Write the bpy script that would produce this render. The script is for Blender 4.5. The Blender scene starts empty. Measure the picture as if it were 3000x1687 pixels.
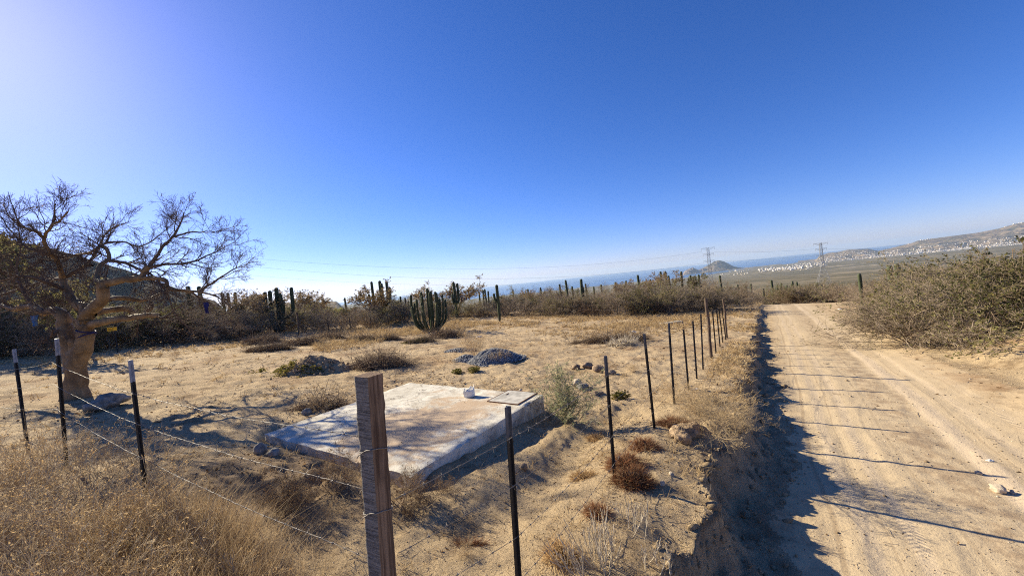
import bpy, math, random
import numpy as np
from math import radians as RAD
from mathutils import Vector, Matrix, Euler

C = bpy.context.scene.collection
rng = np.random.default_rng(7)
random.seed(7)

# ---------------------------------------------------------------- camera, light, exposure
ROLL = 6.0
cam_data = bpy.data.cameras.new('camera')
cam = bpy.data.objects.new('camera', cam_data)
C.objects.link(cam)
cam_data.sensor_width = 36.0
cam_data.lens = 13.56
cam_data.clip_start = 0.05
cam_data.clip_end = 90000.0
_cr, _sr = math.cos(RAD(ROLL)), math.sin(RAD(ROLL))
PITCH = RAD(-0.95)
FWD = np.array([0.0, math.cos(PITCH), math.sin(PITCH)])
_r0 = np.array([1.0, 0, 0]); _u0 = np.cross(_r0, FWD)
CX = _cr * _r0 - _sr * _u0
CU = _sr * _r0 + _cr * _u0
cam.matrix_world = Matrix(((CX[0], CU[0], -FWD[0], 0), (CX[1], CU[1], -FWD[1], 0), (CX[2], CU[2], -FWD[2], 0), (0, 0, 0, 1)))
bpy.context.scene.camera = cam

SUN_AZ, SUN_EL = -55.5, 28.0            # azimuth from the view axis (left is negative), elevation
sun_dir = np.array([math.sin(RAD(SUN_AZ)) * math.cos(RAD(SUN_EL)), math.cos(RAD(SUN_AZ)) * math.cos(RAD(SUN_EL)), math.sin(RAD(SUN_EL))])
sd = bpy.data.lights.new('sun', 'SUN')
sd.energy = 5.0; sd.angle = RAD(0.5); sd.color = (1.0, 0.89, 0.67)
sun = bpy.data.objects.new('sun', sd); C.objects.link(sun)
sun.rotation_euler = Vector(sun_dir).to_track_quat('Z', 'Y').to_euler()

world = bpy.data.worlds.new('World'); bpy.context.scene.world = world
world.use_nodes = True
wn = world.node_tree; wn.nodes.clear()
sky = wn.nodes.new('ShaderNodeTexSky'); sky.sky_type = 'NISHITA'
sky.sun_disc = False; sky.sun_elevation = RAD(SUN_EL); sky.sun_rotation = RAD(SUN_AZ)
sky.altitude = 900; sky.air_density = 0.9; sky.dust_density = 0.48; sky.ozone_density = 4.5
hs = wn.nodes.new('ShaderNodeHueSaturation'); hs.inputs['Saturation'].default_value = 1.2; hs.inputs['Hue'].default_value = 0.5
tint = wn.nodes.new('ShaderNodeMix'); tint.data_type = 'RGBA'; tint.blend_type = 'MULTIPLY'; tint.inputs[0].default_value = 1.0; tint.inputs[7].default_value = (1.0, .90, 1.22, 1)
bg = wn.nodes.new('ShaderNodeBackground'); bg.inputs['Strength'].default_value = 0.064
wo = wn.nodes.new('ShaderNodeOutputWorld')
wn.links.new(sky.outputs[0], hs.inputs['Color']); wn.links.new(hs.outputs[0], tint.inputs[6]); wn.links.new(tint.outputs[2], bg.inputs[0]); wn.links.new(bg.outputs[0], wo.inputs[0])

sc = bpy.context.scene
sc.view_settings.view_transform = 'Standard'; sc.view_settings.look = 'None'
sc.view_settings.exposure = 1.12; sc.view_settings.gamma = 1.0; sc.view_settings.use_curve_mapping = False
sc.render.engine = 'CYCLES'
sc.cycles.max_bounces = 5; sc.cycles.diffuse_bounces = 3; sc.cycles.glossy_bounces = 2
sc.cycles.transparent_max_bounces = 6; sc.cycles.volume_bounces = 0
sc.cycles.use_denoising = False; sc.cycles.use_adaptive_sampling = False; sc.cycles.sample_clamp_indirect = 4.0
sc.cycles.pixel_filter_type = 'BLACKMAN_HARRIS'; sc.cycles.filter_width = 1.1
try: sc.cycles.denoiser = 'OPENIMAGEDENOISE'
except Exception: pass

# ---------------------------------------------------------------- picture measurements to places
KD = 3000.0 / 2576.0                     # lengths below were measured on a 2576 px wide view
def ray(u, v):
    """direction through a point of the full-size photograph, scaled to depth 1 along the view axis"""
    a = (u - 1500.0) / 1130.0; b = (843.5 - v) / 1130.0
    return FWD + a * CX + b * CU
def rayd(u, v): return ray(u * KD, v * KD)
def depth_pt(u, v, D): return ray(u, v) * D

# ---------------------------------------------------------------- noise
def _hash(ix, iy, seed):
    n = (ix.astype(np.int64) * 374761393 + iy.astype(np.int64) * 668265263 + seed * 1442695041) & 0xffffffff
    n = ((n ^ (n >> 13)) * 1274126177) & 0xffffffff
    n = ((n ^ (n >> 16)) * 2246822519) & 0xffffffff
    return ((n ^ (n >> 15)) & 0xffffff) / float(0xffffff)
def vn(x, y, seed=0):
    x = np.asarray(x, float); y = np.asarray(y, float)
    x, y = np.broadcast_arrays(x, y)
    ix = np.floor(x); iy = np.floor(y); fx = x - ix; fy = y - iy
    fx = fx * fx * fx * (fx * (fx * 6 - 15) + 10); fy = fy * fy * fy * (fy * (fy * 6 - 15) + 10)
    a = _hash(ix, iy, seed); b = _hash(ix + 1, iy, seed); c = _hash(ix, iy + 1, seed); d = _hash(ix + 1, iy + 1, seed)
    return 2 * (a + (b - a) * fx + (c - a) * fy + (a - b - c + d) * fx * fy) - 1
def fbm(x, y, octv=4, seed=0, gain=0.5):
    s = 0; a = 1.0; t = 0
    ca, sa = 0.8, 0.6
    for i in range(octv):
        s = s + a * vn(x, y, seed + i * 17); t += a; a *= gain
        x, y = (ca * x - sa * y) * 2.03 + 3.1, (sa * x + ca * y) * 2.03 + 1.7
    return s / t
def sstep(a, b, x):
    u = np.clip((x - a) / (b - a), 0, 1); return u * u * (3 - 2 * u)

# ---------------------------------------------------------------- the lie of the land
DS = (0.5501, 0.8351)                    # along the road; the road fence and the slab run the same way
def st(x, y): return DS[0] * x + DS[1] * y, DS[1] * x - DS[0] * y
def xy(s, t): return DS[0] * s + DS[1] * t, DS[1] * s - DS[0] * t
T_FENCE = -1.47
PROF_R = np.array([0, 45, 100, 200, 370, 1000, 2500, 4700, 5600, 7000, 12000.])
PROF_Z = np.array([-2.5, -5.5, -12, -20.5, -32, -58, -118, -193, -199, -204, -212.])
def coast_shift(az): return np.interp(az, [-90, -5, 12, 26, 29, 33, 60, 90], [0.98, 1.0, 1.0, 1.05, 1.2, 1.45, 1.7, 1.7])
def t_right(s): return 4.2 + 0.11 * np.clip(s - 20, 0, 30) + 0.5 * vn(s * 0.21, s * 0, 51)
def crest(s):
    return -0.62 + 0.16 * vn(s * 0.8, 0 * s, 31) + 0.09 * vn(s * 2.3, 0 * s, 32) + 0.07 * vn(s * 6.1, 0 * s, 33) + 0.035 * vn(s * 15, 0 * s, 34)
LUMPS = [(2.4, .05, .14), (3.2, -.07, .12), (3.7, .05, .15), (4.9, -.07, .1), (5.45, -.13, .12), (5.85, .19, .3), (7.6, .06, .3), (9.4, .05, .3), (11.2, .05, .3)]
def Hbase(x, y):
    x = np.asarray(x, float); y = np.asarray(y, float)
    s, t = st(x, y); r = np.hypot(x, y); az = np.degrees(np.arctan2(x, y))
    plane = -2.09 - 0.0608 * s - 0.0378 * t
    plane = plane + 0.30 * np.exp(-((x + 4.6) ** 2 / 9 + (y - 3.6) ** 2 / 2.6))
    plane = plane - 0.12 * np.exp(-((t + 2.3) / 0.35) ** 2) * sstep(2, 3, s) * (1 - sstep(6.0, 6.6, s))
    plane = plane + 0.10 * np.exp(-((t + 1.3) / 0.5) ** 2) * (1 - sstep(6, 9, s))
    # the cut bank beside the road
    dep = np.interp(s, [0, 6, 12, 25, 45, 60], [0.44, 0.42, 0.29, 0.24, 0.15, 0.03])
    road = -2.09 - 0.0608 * s - dep - 0.02 * t
    for tc in (0.36, 0.70, 0.98, 2.0, 2.34, 2.6):
        road = road - 0.007 * np.exp(-((t + 0.06 * vn(s * .3, 0 * s, 71) - tc) / 0.10) ** 2) + 0.004 * np.exp(-((t - tc - .2) / 0.1) ** 2)
    tr = t_right(s)
    road = road + 0.62 * sstep(0, 2.4, t - tr) * (1 - sstep(34, 40, s)) * (1 + .3 * vn(s * .5, t * .5, 54)) + 0.10 * sstep(-1.5, 0, t - tr)
    tc = crest(s)
    rim = 0.0 * np.exp(-((t - tc + 0.1) / 0.18) ** 2) * (1 - sstep(30, 40, s))
    for s0, h0, w0 in LUMPS:
        rim = rim + h0 * np.exp(-((s - s0) / w0) ** 2) * np.exp(-((t - tc + 0.16) / 0.22) ** 2)
    u = np.clip((t - tc) / (0.42 + 0.12 * vn(s * 1.1, 0 * s, 36)), 0, 1)
    w = 1 - (1 - u) ** 3.0
    w = np.clip(w + 0.16 * vn(s * 5, t * 7, 38) * np.sin(np.pi * np.clip(u, 0, 1)), 0, 1)
    near = (plane + rim) * (1 - w) + road * w
    far_r = np.interp(r / coast_shift(az) ** sstep(2500, 4700, r), PROF_R, PROF_Z)
    far_l = -1.2 - 0.012 * r
    wl = sstep(-32, -6, az)
    far = far_l * (1 - wl) + far_r * wl
    far = far + sstep(60, 200, r) * 2.0 * fbm(x / 120, y / 120, 3, 81)
    k = sstep(40, 75, r)
    return near * (1 - k) + far * k
def H(x, y):
    x = np.asarray(x, float); y = np.asarray(y, float)
    z = Hbase(x, y)
    s, t = st(x, y); r = np.hypot(x, y)
    f = 1 - sstep(50, 70, r)
    onroad = sstep(-0.25, 0.2, t) * (1 - sstep(-.3, .8, t - t_right(s)))
    rough = 1 - 0.8 * onroad
    bumps = 0.035 * fbm(x / 2.3, y / 2.3, 3, 5) + (0.022 + .024 * sstep(3.5, 7, r)) * fbm(x / .36, y / .36, 4, 6) + (0.010 + .008 * sstep(3.5, 7, r)) * fbm(x / .12, y / .12, 2, 7)
    # trampled ground near the slab's left corner and the left fence
    damp_shaded = np.exp(-((x + 2.2) ** 2 / 1.6 + (y - 4.3) ** 2 / 1.0))
    bumps = bumps + damp_shaded * (0.11 * np.abs(vn(x / .35, y / .35, 9)) + 0.05 * vn(x / .16, y / .16, 10) - .05)
    ruts = 0.02 * vn((x * .9 + y * .44) / 1.6, (y * .9 - x * .44) / .22, 12)
    z = z + f * rough * (bumps + ruts * sstep(5, 8, r)) + f * 0.006 * onroad * fbm(x / .15, y / .15, 3, 15)
    bank = np.exp(-((t + 0.35) / 0.35) ** 2) * (1 - sstep(20, 30, s))
    sx, sy = (x + 1.13) * DS[0] + (y - 4.25) * DS[1], -(x + 1.13) * DS[1] + (y - 4.25) * DS[0]
    ins = sstep(-.35, -.05, sx) * sstep(3.35, 3.05, sx) * sstep(-.35, -.05, sy) * sstep(3.8, 3.45, sy)
    z = z - ins * np.maximum(z + 2.075, 0)
    z = z + f * bank * (0.075 * fbm(x / .25, y / .25, 5, 21))
    fr = sstep(-.75, -.25, sx) * sstep(.12, -.02, sx) * sstep(-.3, .1, sy) * sstep(4.2, 3.4, sy); z = z - .07 * fr - .06 * sstep(-.6, -.2, sy) * sstep(.1, -.02, sy) * sstep(-.3, .2, sx) * sstep(3.4, 2.8, sx)
    return z
def G(u, v, n=420):
    """where the ray through photo point (u, v) meets the ground; None when it misses"""
    d = ray(u, v)
    D = np.geomspace(1.2, 6000, n)
    z = d[2] * D - Hbase(d[0] * D, d[1] * D)
    i = np.argmax(z < 0)
    if not z[i] < 0: return None
    a, b = D[i - 1], D[i]
    for _ in range(30):
        m = .5 * (a + b)
        if d[2] * m < float(Hbase(d[0] * m, d[1] * m)): b = m
        else: a = m
    x, y = d[0] * b, d[1] * b
    return np.array([x, y, float(H(x, y))])
def Gd(u, v): return G(u * KD, v * KD)

# ---------------------------------------------------------------- mesh helpers
class MB:
    def __init__(s): s.v = []; s.f = []; s.n = 0; s.flat = False
    def add(s, v, f, mi=0):
        v = np.asarray(v, float).reshape(-1, 3); f = np.asarray(f, int)
        s.v.append(v); s.f.append((f + s.n, mi)); s.n += len(v); return s
    def box(s, c, d, rz=0, mi=0, R=None):
        s.flat = True
        q = np.array([[x, y, z] for x in (-.5, .5) for y in (-.5, .5) for z in (-.5, .5)]) * np.asarray(d, float)
        if R is not None: q = q @ np.asarray(R).T
        if rz:
            ca, sa = math.cos(rz), math.sin(rz); q = q @ np.array([[ca, sa, 0], [-sa, ca, 0], [0, 0, 1]])
        return s.add(q + np.asarray(c, float), [[0, 1, 3, 2], [4, 6, 7, 5], [0, 4, 5, 1], [2, 3, 7, 6], [0, 2, 6, 4], [1, 5, 7, 3]], mi)
    def mesh(s, name, mats, smooth=False):
        me = bpy.data.meshes.new(name)
        V = np.concatenate(s.v); me.vertices.add(len(V)); me.vertices.foreach_set('co', V.ravel())
        idx = []; tot = []; mi = []
        for f, m in s.f:
            if len(f) == 0: continue
            idx.append(f.ravel()); tot.append(np.full(len(f), f.shape[1])); mi.append(np.full(len(f), m))
        idx = np.concatenate(idx); tot = np.concatenate(tot); mi = np.concatenate(mi)
        st_ = np.concatenate([[0], np.cumsum(tot)[:-1]])
        me.loops.add(len(idx)); me.loops.foreach_set('vertex_index', idx.astype(np.int32))
        me.polygons.add(len(tot)); me.polygons.foreach_set('loop_start', st_.astype(np.int32))
        me.polygons.foreach_set('loop_total', tot.astype(np.int32))
        me.polygons.foreach_set('material_index', mi.astype(np.int32))
        me.polygons.foreach_set('use_smooth', np.full(len(tot), smooth or not s.flat))
        me.update(calc_edges=True)
        for m in (mats if isinstance(mats, (list, tuple)) else [mats]): me.materials.append(m)
        return me
    def build(s, name, mats, parent=None, smooth=False, loc=(0, 0, 0)):
        o = bpy.data.objects.new(name, s.mesh(name, mats, smooth)); C.objects.link(o)
        o.location = loc
        if parent is not None: o.parent = parent
        return o
def nrm(v): return v / np.maximum(np.linalg.norm(v, axis=-1, keepdims=True), 1e-9)
def tubes(P, R, sides=3, prof=None, cap=False):
    P = np.asarray(P, float); R = np.asarray(R, float)
    N, K, _ = P.shape
    T = nrm(np.gradient(P, axis=1)) if K > 2 else np.repeat(nrm(P[:, 1:] - P[:, :1]), 2, axis=1)
    ref = np.where(np.abs(T[:, :1, 2:3]) > .92, np.array([[[1., 0, 0]]]), np.array([[[0, 0, 1.]]]))
    ref = np.broadcast_to(ref, T.shape)
    A = nrm(np.cross(T, ref)); B = np.cross(T, A)
    a = np.arange(sides) * 2 * np.pi / sides
    pr = np.ones(sides) if prof is None else prof
    V = P[:, :, None] + R[:, :, None, None] * ((np.cos(a) * pr)[None, None, :, None] * A[:, :, None] + (np.sin(a) * pr)[None, None, :, None] * B[:, :, None])
    base = (np.arange(N) * K * sides)[:, None, None]; k = (np.arange(K - 1) * sides)[None, :, None]; j = np.arange(sides)[None, None, :]
    j2 = (j + 1) % sides
    F = np.stack(np.broadcast_arrays(base + k + j, base + k + j2, base + k + sides + j2, base + k + sides + j), -1).reshape(-1, 4)
    return V.reshape(-1, 3), F
def rdirs(n, r=rng): return nrm(r.normal(size=(n, 3)))
def walk(p0, d0, L, K, wig, up, r=rng):
    N = len(p0); P = np.zeros((N, K, 3)); P[:, 0] = p0; d = nrm(d0)
    for k in range(1, K):
        d = nrm(d + wig * r.normal(size=(N, 3)) + np.array([0, 0, up]))
        P[:, k] = P[:, k - 1] + d * (L / (K - 1))[:, None]
    return P
def kids(P, R, n, t0, t1, ang, L, rr, K, wig, up, r=rng, tip=.4):
    N, KK, _ = P.shape
    idx = np.repeat(np.arange(N), n); M = len(idx)
    t = r.uniform(t0, t1, M) * (KK - 1); i = np.clip(t.astype(int), 0, KK - 2); f = (t - i)[:, None]
    p = P[idx, i] * (1 - f) + P[idx, i + 1] * f
    tan = nrm(P[idx, i + 1] - P[idx, i])
    perp = nrm(np.cross(tan, rdirs(M, r)))
    a = r.normal(ang, ang * .25, M)[:, None]
    d = tan * np.cos(a) + perp * np.sin(a)
    Ls = L * r.uniform(.6, 1.35, M) * (1.15 - .45 * t / (KK - 1))
    P2 = walk(p, d, Ls, K, wig, up, r)
    rad = (R[idx, i] * (1 - f[:, 0]) + R[idx, i + 1] * f[:, 0]) * rr
    R2 = rad[:, None] * np.linspace(1, tip, K)[None]
    return P2, R2
def leaves(P, d, L, W, r=rng):
    """small diamond leaves: centre line from P along d"""
    n = len(P); d = nrm(d); s = nrm(np.cross(d, rdirs(n, r)))
    L = np.broadcast_to(L, n)[:, None]; W = np.broadcast_to(W, n)[:, None]
    V = np.stack([P, P + d * L * .5 + s * W * .5, P + d * L, P + d * L * .5 - s * W * .5], 1)
    return V.reshape(-1, 3), np.arange(4 * n).reshape(-1, 4)
def along(P, n, r=rng, t0=.1, t1=1.0):
    N, K, _ = P.shape
    idx = r.integers(0, N, n); t = r.uniform(t0, t1, n) * (K - 1); i = np.clip(t.astype(int), 0, K - 2); f = (t - i)[:, None]
    return P[idx, i] * (1 - f) + P[idx, i + 1] * f, nrm(P[idx, i + 1] - P[idx, i])
def blades(P, d, L, W, bend, r=rng):
    """grass blades: three-point strips that lean over"""
    n = len(P); d = nrm(d); s = nrm(np.cross(d, rdirs(n, r)))
    b = r.normal(size=(n, 3)); b[:, 2] = -np.abs(b[:, 2]) * .6
    L = np.broadcast_to(L, n)[:, None]; W = np.broadcast_to(W, n)[:, None] * .5
    p1 = P + d * L * .5 + b * bend * L * .2; p2 = P + d * L * .95 + b * bend * L * .75
    V = np.stack([P - s * W, P + s * W, p1 - s * W * .7, p1 + s * W * .7, p2], 1).reshape(-1, 3)
    o = np.arange(n)[:, None] * 5
    return V, o + np.array([[0, 1, 3, 2]]), o + np.array([[2, 3, 4]])
def smoothpath(pts, m=4):
    pts = np.asarray(pts, float); n = len(pts); out = []
    q = np.vstack([2 * pts[0] - pts[1], pts, 2 * pts[-1] - pts[-2]])
    for i in range(n - 1):
        p0, p1, p2, p3 = q[i:i + 4]
        for t in np.linspace(0, 1, m, endpoint=False):
            out.append(.5 * ((2 * p1) + (-p0 + p2) * t + (2 * p0 - 5 * p1 + 4 * p2 - p3) * t * t + (-p0 + 3 * p1 - 3 * p2 + p3) * t ** 3))
    out.append(pts[-1]); return np.array(out)
def rockmesh(sub, amp, seed, sx=1, sy=1, sz=1):
    import bmesh
    bm = bmesh.new(); bmesh.ops.create_icosphere(bm, subdivisions=sub, radius=1)
    V = np.array([v.co[:] for v in bm.verts]); F = np.array([[v.index for v in f.verts] for f in bm.faces]); bm.free()
    k = 1 + amp * fbm(V[:, 0] * 1.3 + seed * 7.1 + V[:, 2] * .9, V[:, 1] * 1.3 - seed * 3.3 + V[:, 2] * .7, 3, seed)
    k = k + amp * .18 * fbm(V[:, 0] * 4.5 + seed + V[:, 2] * 3, V[:, 1] * 4.5 - V[:, 2] * 2, 2, seed + 9)
    V = V * k[:, None] * np.array([sx, sy, sz]); return V, F

# ---------------------------------------------------------------- object helpers
def tag(o, label=None, cat=None, group=None, kind=None):
    if label: o['label'] = label
    if cat: o['category'] = cat
    if group: o['group'] = group
    if kind: o['kind'] = kind
    return o
def thing(name, label, cat, loc=(0, 0, 0), rz=0, group=None):
    o = bpy.data.objects.new(name, None); C.objects.link(o); o.empty_display_size = .2
    o.location = [float(a) for a in loc]; o.rotation_euler = (0, 0, rz)
    return tag(o, label, cat, group)
def put(name, me, parent=None, loc=(0, 0, 0), rot=(0, 0, 0), sc=1.0):
    o = bpy.data.objects.new(name, me); C.objects.link(o)
    o.location = [float(a) for a in loc]; o.rotation_euler = rot
    o.scale = (sc, sc, sc) if np.isscalar(sc) else sc
    if parent is not None: o.parent = parent
    return o

# ---------------------------------------------------------------- materials
class NT:
    def __init__(s, name):
        s.m = bpy.data.materials.new(name); s.m.use_nodes = True; s.t = s.m.node_tree; s.t.nodes.clear()
        s.out = s.t.nodes.new('ShaderNodeOutputMaterial')
    def n(s, typ, ins=None, **props):
        nd = s.t.nodes.new('ShaderNode' + typ)
        for k, v in props.items(): setattr(nd, k, v)
        for k, v in (ins or {}).items():
            if isinstance(v, bpy.types.NodeSocket): s.t.links.new(v, nd.inputs[k])
            else: nd.inputs[k].default_value = v
        return nd
    def math(s, op, a, b=0.0, c=0.0, clamp=False): return s.n('Math', {0: a, 1: b, 2: c}, operation=op, use_clamp=clamp).outputs[0]
    def pos(s): return s.n('NewGeometry').outputs['Position']
    def objco(s): return s.n('TexCoord').outputs['Object']
    def noise(s, vec, scale, detail=3, rough=.55, dist=0): return s.n('TexNoise', {'Vector': vec, 'Scale': scale, 'Detail': detail, 'Roughness': rough, 'Distortion': dist}).outputs['Fac']
    def ramp(s, fac, a, b, lo=0.0, hi=1.0):
        return s.n('MapRange', {'Value': fac, 'From Min': a, 'From Max': b, 'To Min': lo, 'To Max': hi}, interpolation_type='SMOOTHSTEP').outputs[0]
    def mix(s, fac, a, b):
        nd = s.n('Mix', data_type='RGBA')
        for k, v in ((0, fac), (6, a), (7, b)):
            if isinstance(v, bpy.types.NodeSocket): s.t.links.new(v, nd.inputs[k])
            else: nd.inputs[k].default_value = v if k == 0 else (*v, 1.0)
        return nd.outputs[2]
    def scale(s, vec, v): return s.n('Mapping', {'Vector': vec, 'Scale': v}).outputs[0]
    def bump(s, h, strength, dist, normal=None):
        i = {'Height': h, 'Strength': strength, 'Distance': dist}
        if normal is not None: i['Normal'] = normal
        return s.n('Bump', i).outputs[0]
    def bsdf(s, col, rough=.9, normal=None, spec=.2, metal=0.0, **kw):
        i = {'Base Color': col if isinstance(col, bpy.types.NodeSocket) else (*col, 1), 'Roughness': rough, 'Metallic': metal, 'Specular IOR Level': spec}
        if normal is not None: i['Normal'] = normal
        i.update(kw)
        b = s.n('BsdfPrincipled', i); s.t.links.new(b.outputs[0], s.out.inputs[0]); return s.m

def m_plain(name, col, rough=.85, var=.25, sc=8, spec=.2, metal=0., bump=0.0, bsc=40):
    t = NT(name); p = t.objco(); nz = t.noise(p, sc, 4)
    c = t.mix(t.ramp(nz, .3, .7), [x * (1 - var) for x in col], [min(1, x * (1 + var)) for x in col])
    nb = t.bump(t.noise(p, bsc, 4), bump, .02) if bump else None
    return t.bsdf(c, rough, nb, spec, metal)
def m_leaf(name, cols, rough=.7, trans=.42):
    """foliage: each leaf its own tint, light passing through"""
    t = NT(name); g = t.n('NewGeometry'); r = g.outputs['Random Per Island']; o = t.n('ObjectInfo').outputs['Random']
    c = t.mix(t.ramp(r, .0, 1.0), cols[0], cols[1])
    if len(cols) > 2: c = t.mix(t.ramp(t.math('FRACT', t.math('MULTIPLY', r, 7.31)), .55, .95), c, cols[2])
    hsv = t.n('HueSaturation', {'Color': c, 'Value': t.math('MULTIPLY_ADD', o, .35, .82)}).outputs[0]
    d = t.n('BsdfDiffuse', {'Color': hsv}); tr = t.n('BsdfTranslucent', {'Color': hsv})
    mx = t.n('MixShader', {0: trans, 1: d.outputs[0], 2: tr.outputs[0]})
    t.t.links.new(mx.outputs[0], t.out.inputs[0]); return t.m
def m_bark(name, c0, c1, sc=(3, 3, 12)):
    t = NT(name); p = t.objco(); n1 = t.noise(t.scale(p, sc), 2.0, 4); r = t.n('NewGeometry').outputs['Random Per Island']
    o = t.n('ObjectInfo').outputs['Random']
    c = t.mix(t.ramp(n1, .3, .7), c0, c1)
    v = t.math('ADD', t.math('MULTIPLY_ADD', r, .5, .62), t.math('MULTIPLY', o, .3))
    c = t.n('HueSaturation', {'Color': c, 'Value': v}).outputs[0]
    return t.bsdf(c, .85, t.bump(n1, .4, .01), .15)

def sand_nodes(t, p, dry=1.0):
    big = t.noise(p, .35, 4); mid = t.noise(p, 2.2, 5, .6); fine = t.noise(p, 38, 4, .72); grain = t.noise(p, 130, 2, .75)
    c = t.mix(t.ramp(big, .35, .65), (.44, .325, .19), (.51, .385, .23))
    c = t.mix(t.ramp(mid, .52, .78, 0, .55), c, (.30, .205, .125))
    c = t.mix(t.ramp(fine, .35, .75, .0, .55), c, (.54, .41, .25))
    c = t.mix(t.ramp(grain, .58, .72, 0, .55), c, (.24, .165, .10))
    return c, mid, fine, grain
def ground_col(t, p):
    c, mid, fine, grain = sand_nodes(t, p)
    lit = t.noise(t.scale(p, (1, 1, .2)), 1.1, 7, .74)
    c = t.mix(t.ramp(lit, .51, .65, 0, .65), c, (.19, .12, .062))
    d = t.n('VectorMath', {0: p}, operation='LENGTH').outputs['Value']
    red = t.noise(p, .55, 5, .65)
    c = t.mix(t.math('MULTIPLY', t.ramp(red, .5, .66, 0, .45), t.ramp(d, 7, 14)), c, (.22, .115, .055))
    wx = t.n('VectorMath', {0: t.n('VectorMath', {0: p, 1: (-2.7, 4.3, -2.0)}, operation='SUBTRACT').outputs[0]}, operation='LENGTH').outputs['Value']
    damp_shaded = t.math('MULTIPLY', t.ramp(t.math('ADD', wx, t.math('MULTIPLY', t.noise(p, 1.6, 5, .65), 1.6)), 2.9, 1.6), t.ramp(fine, .2, .5, .5, .85))
    c = t.mix(damp_shaded, c, (.225, .155, .095))  # damp brown soil left of the slab, with some shade put into its colour
    return c, mid, fine, grain
def bank_col(t, p, c): return t.mix(t.ramp(t.noise(t.scale(p, (1, 1, 3)), 3.0, 5), .45, .7, 0, .6), c, (.22, .15, .09))
def m_ground():
    t = NT('sandy_ground'); p = t.pos()
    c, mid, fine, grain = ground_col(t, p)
    nb = t.bump(mid, .6, .12); nb = t.bump(t.noise(p, 9, 5, .7), .5, .05, nb); nb = t.bump(fine, .9, .028, nb); nb = t.bump(grain, 1.0, .012, nb)
    return t.bsdf(c, .95, nb, .08)
def m_bank():
    t = NT('bank_earth'); p = t.pos()
    c, mid, fine, grain = sand_nodes(t, p)
    c = bank_col(t, p, c)
    nb = t.bump(t.noise(p, 7, 6, .65), .9, .10); nb = t.bump(fine, .9, .03, nb); nb = t.bump(grain, 1.0, .012, nb)
    return t.bsdf(c, .95, nb, .08)
def m_road():
    t = NT('road_dirt'); p = t.pos()
    uv = t.n('UVMap', uv_map='track').outputs[0]; sp = t.n('SeparateXYZ', {0: uv})
    tt, ss = sp.outputs[0], sp.outputs[1]
    wob = t.math('MULTIPLY_ADD', t.noise(t.n('CombineXYZ', {0: t.math('MULTIPLY', ss, .22)}).outputs[0], 1.0, 2), .4, -.2)
    tw = t.math('ADD', tt, wob)
    c, mid, fine, grain = sand_nodes(t, p)
    c = t.mix(.6, c, (.485, .385, .25))
    stre = t.noise(t.n('CombineXYZ', {0: t.math('MULTIPLY', tw, 9.0), 1: t.math('MULTIPLY', ss, .07)}).outputs[0], 1.5, 7, .72)
    c = t.mix(t.ramp(stre, .46, .7, 0, .28), c, (.34, .245, .145))
    c = t.mix(t.ramp(stre, .5, .3, 0, .5), c, (.56, .43, .27))
    h = t.math('MULTIPLY', mid, 0.0)
    for tc, w, br in ((.38, .03, -.4), (.62, .09, .3), (.78, .012, -.28), (.98, .09, .3), (1.38, .025, -.22), (2.2, .18, .5), (2.46, .02, -.25), (2.68, .09, .25), (3.1, .09, .15)):
        dd = t.math('ABSOLUTE', t.math('SUBTRACT', tw, tc))
        mk = t.ramp(dd, w, w * .5)
        c = t.mix(t.math('MULTIPLY', mk, abs(br)), c, (.62, .49, .34) if br > 0 else (.22, .15, .09))
        if w > .08:
            tr = t.math('SINE', t.math('ADD', t.math('MULTIPLY', ss, 95.0), t.math('MULTIPLY', dd, 60.0)))
            fade = t.ramp(t.noise(t.n('CombineXYZ', {0: tc, 1: t.math('MULTIPLY', ss, .45)}).outputs[0], 1.0, 3), .48, .60)
            h = t.math('ADD', h, t.math('MULTIPLY', t.math('MULTIPLY', mk, fade), tr))
    # loose churned strip between and beside the tracks
    ch = t.ramp(t.math('ABSOLUTE', t.math('SUBTRACT', tw, 1.75)), .38, .2)
    c = t.mix(t.math('MULTIPLY', ch, t.ramp(t.noise(p, 3.5, 5, .7), .42, .62, 0, .6)), c, (.25, .17, .105))
    sc_, _, _, _ = sand_nodes(t, p); c = t.mix(t.ramp(t.math('ADD', tt, t.math('MULTIPLY', mid, .5)), .75, .25), c, bank_col(t, p, sc_))
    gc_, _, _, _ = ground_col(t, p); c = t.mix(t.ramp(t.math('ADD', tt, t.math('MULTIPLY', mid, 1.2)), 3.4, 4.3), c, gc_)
    nb = t.bump(h, .4, .012); nb = t.bump(stre, .3, .008, nb); nb = t.bump(mid, .3, .07, nb); nb = t.bump(fine, .55, .014, nb); nb = t.bump(grain, .5, .004, nb)
    return t.bsdf(c, .95, nb, .08)
def m_plain_far():
    t = NT('far_scrub_plain'); p = t.pos(); p2 = t.scale(p, (1, 1, 0))
    a = t.noise(p2, .02, 6, .7); b = t.noise(p2, .0022, 5, .6); e = t.noise(t.scale(p2, (1, 2.2, 1)), .0012, 6, .7)
    c = t.mix(t.ramp(a, .35, .62), (.075, .072, .044), (.225, .185, .12))
    c = t.mix(t.ramp(b, .42, .6, 0, .85), c, (.105, .095, .06))
    c = t.mix(t.ramp(e, .575, .63, 0, .75), c, (.38, .31, .22))
    return t.bsdf(c, .95, t.bump(a, .6, 3.0), .05)
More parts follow.
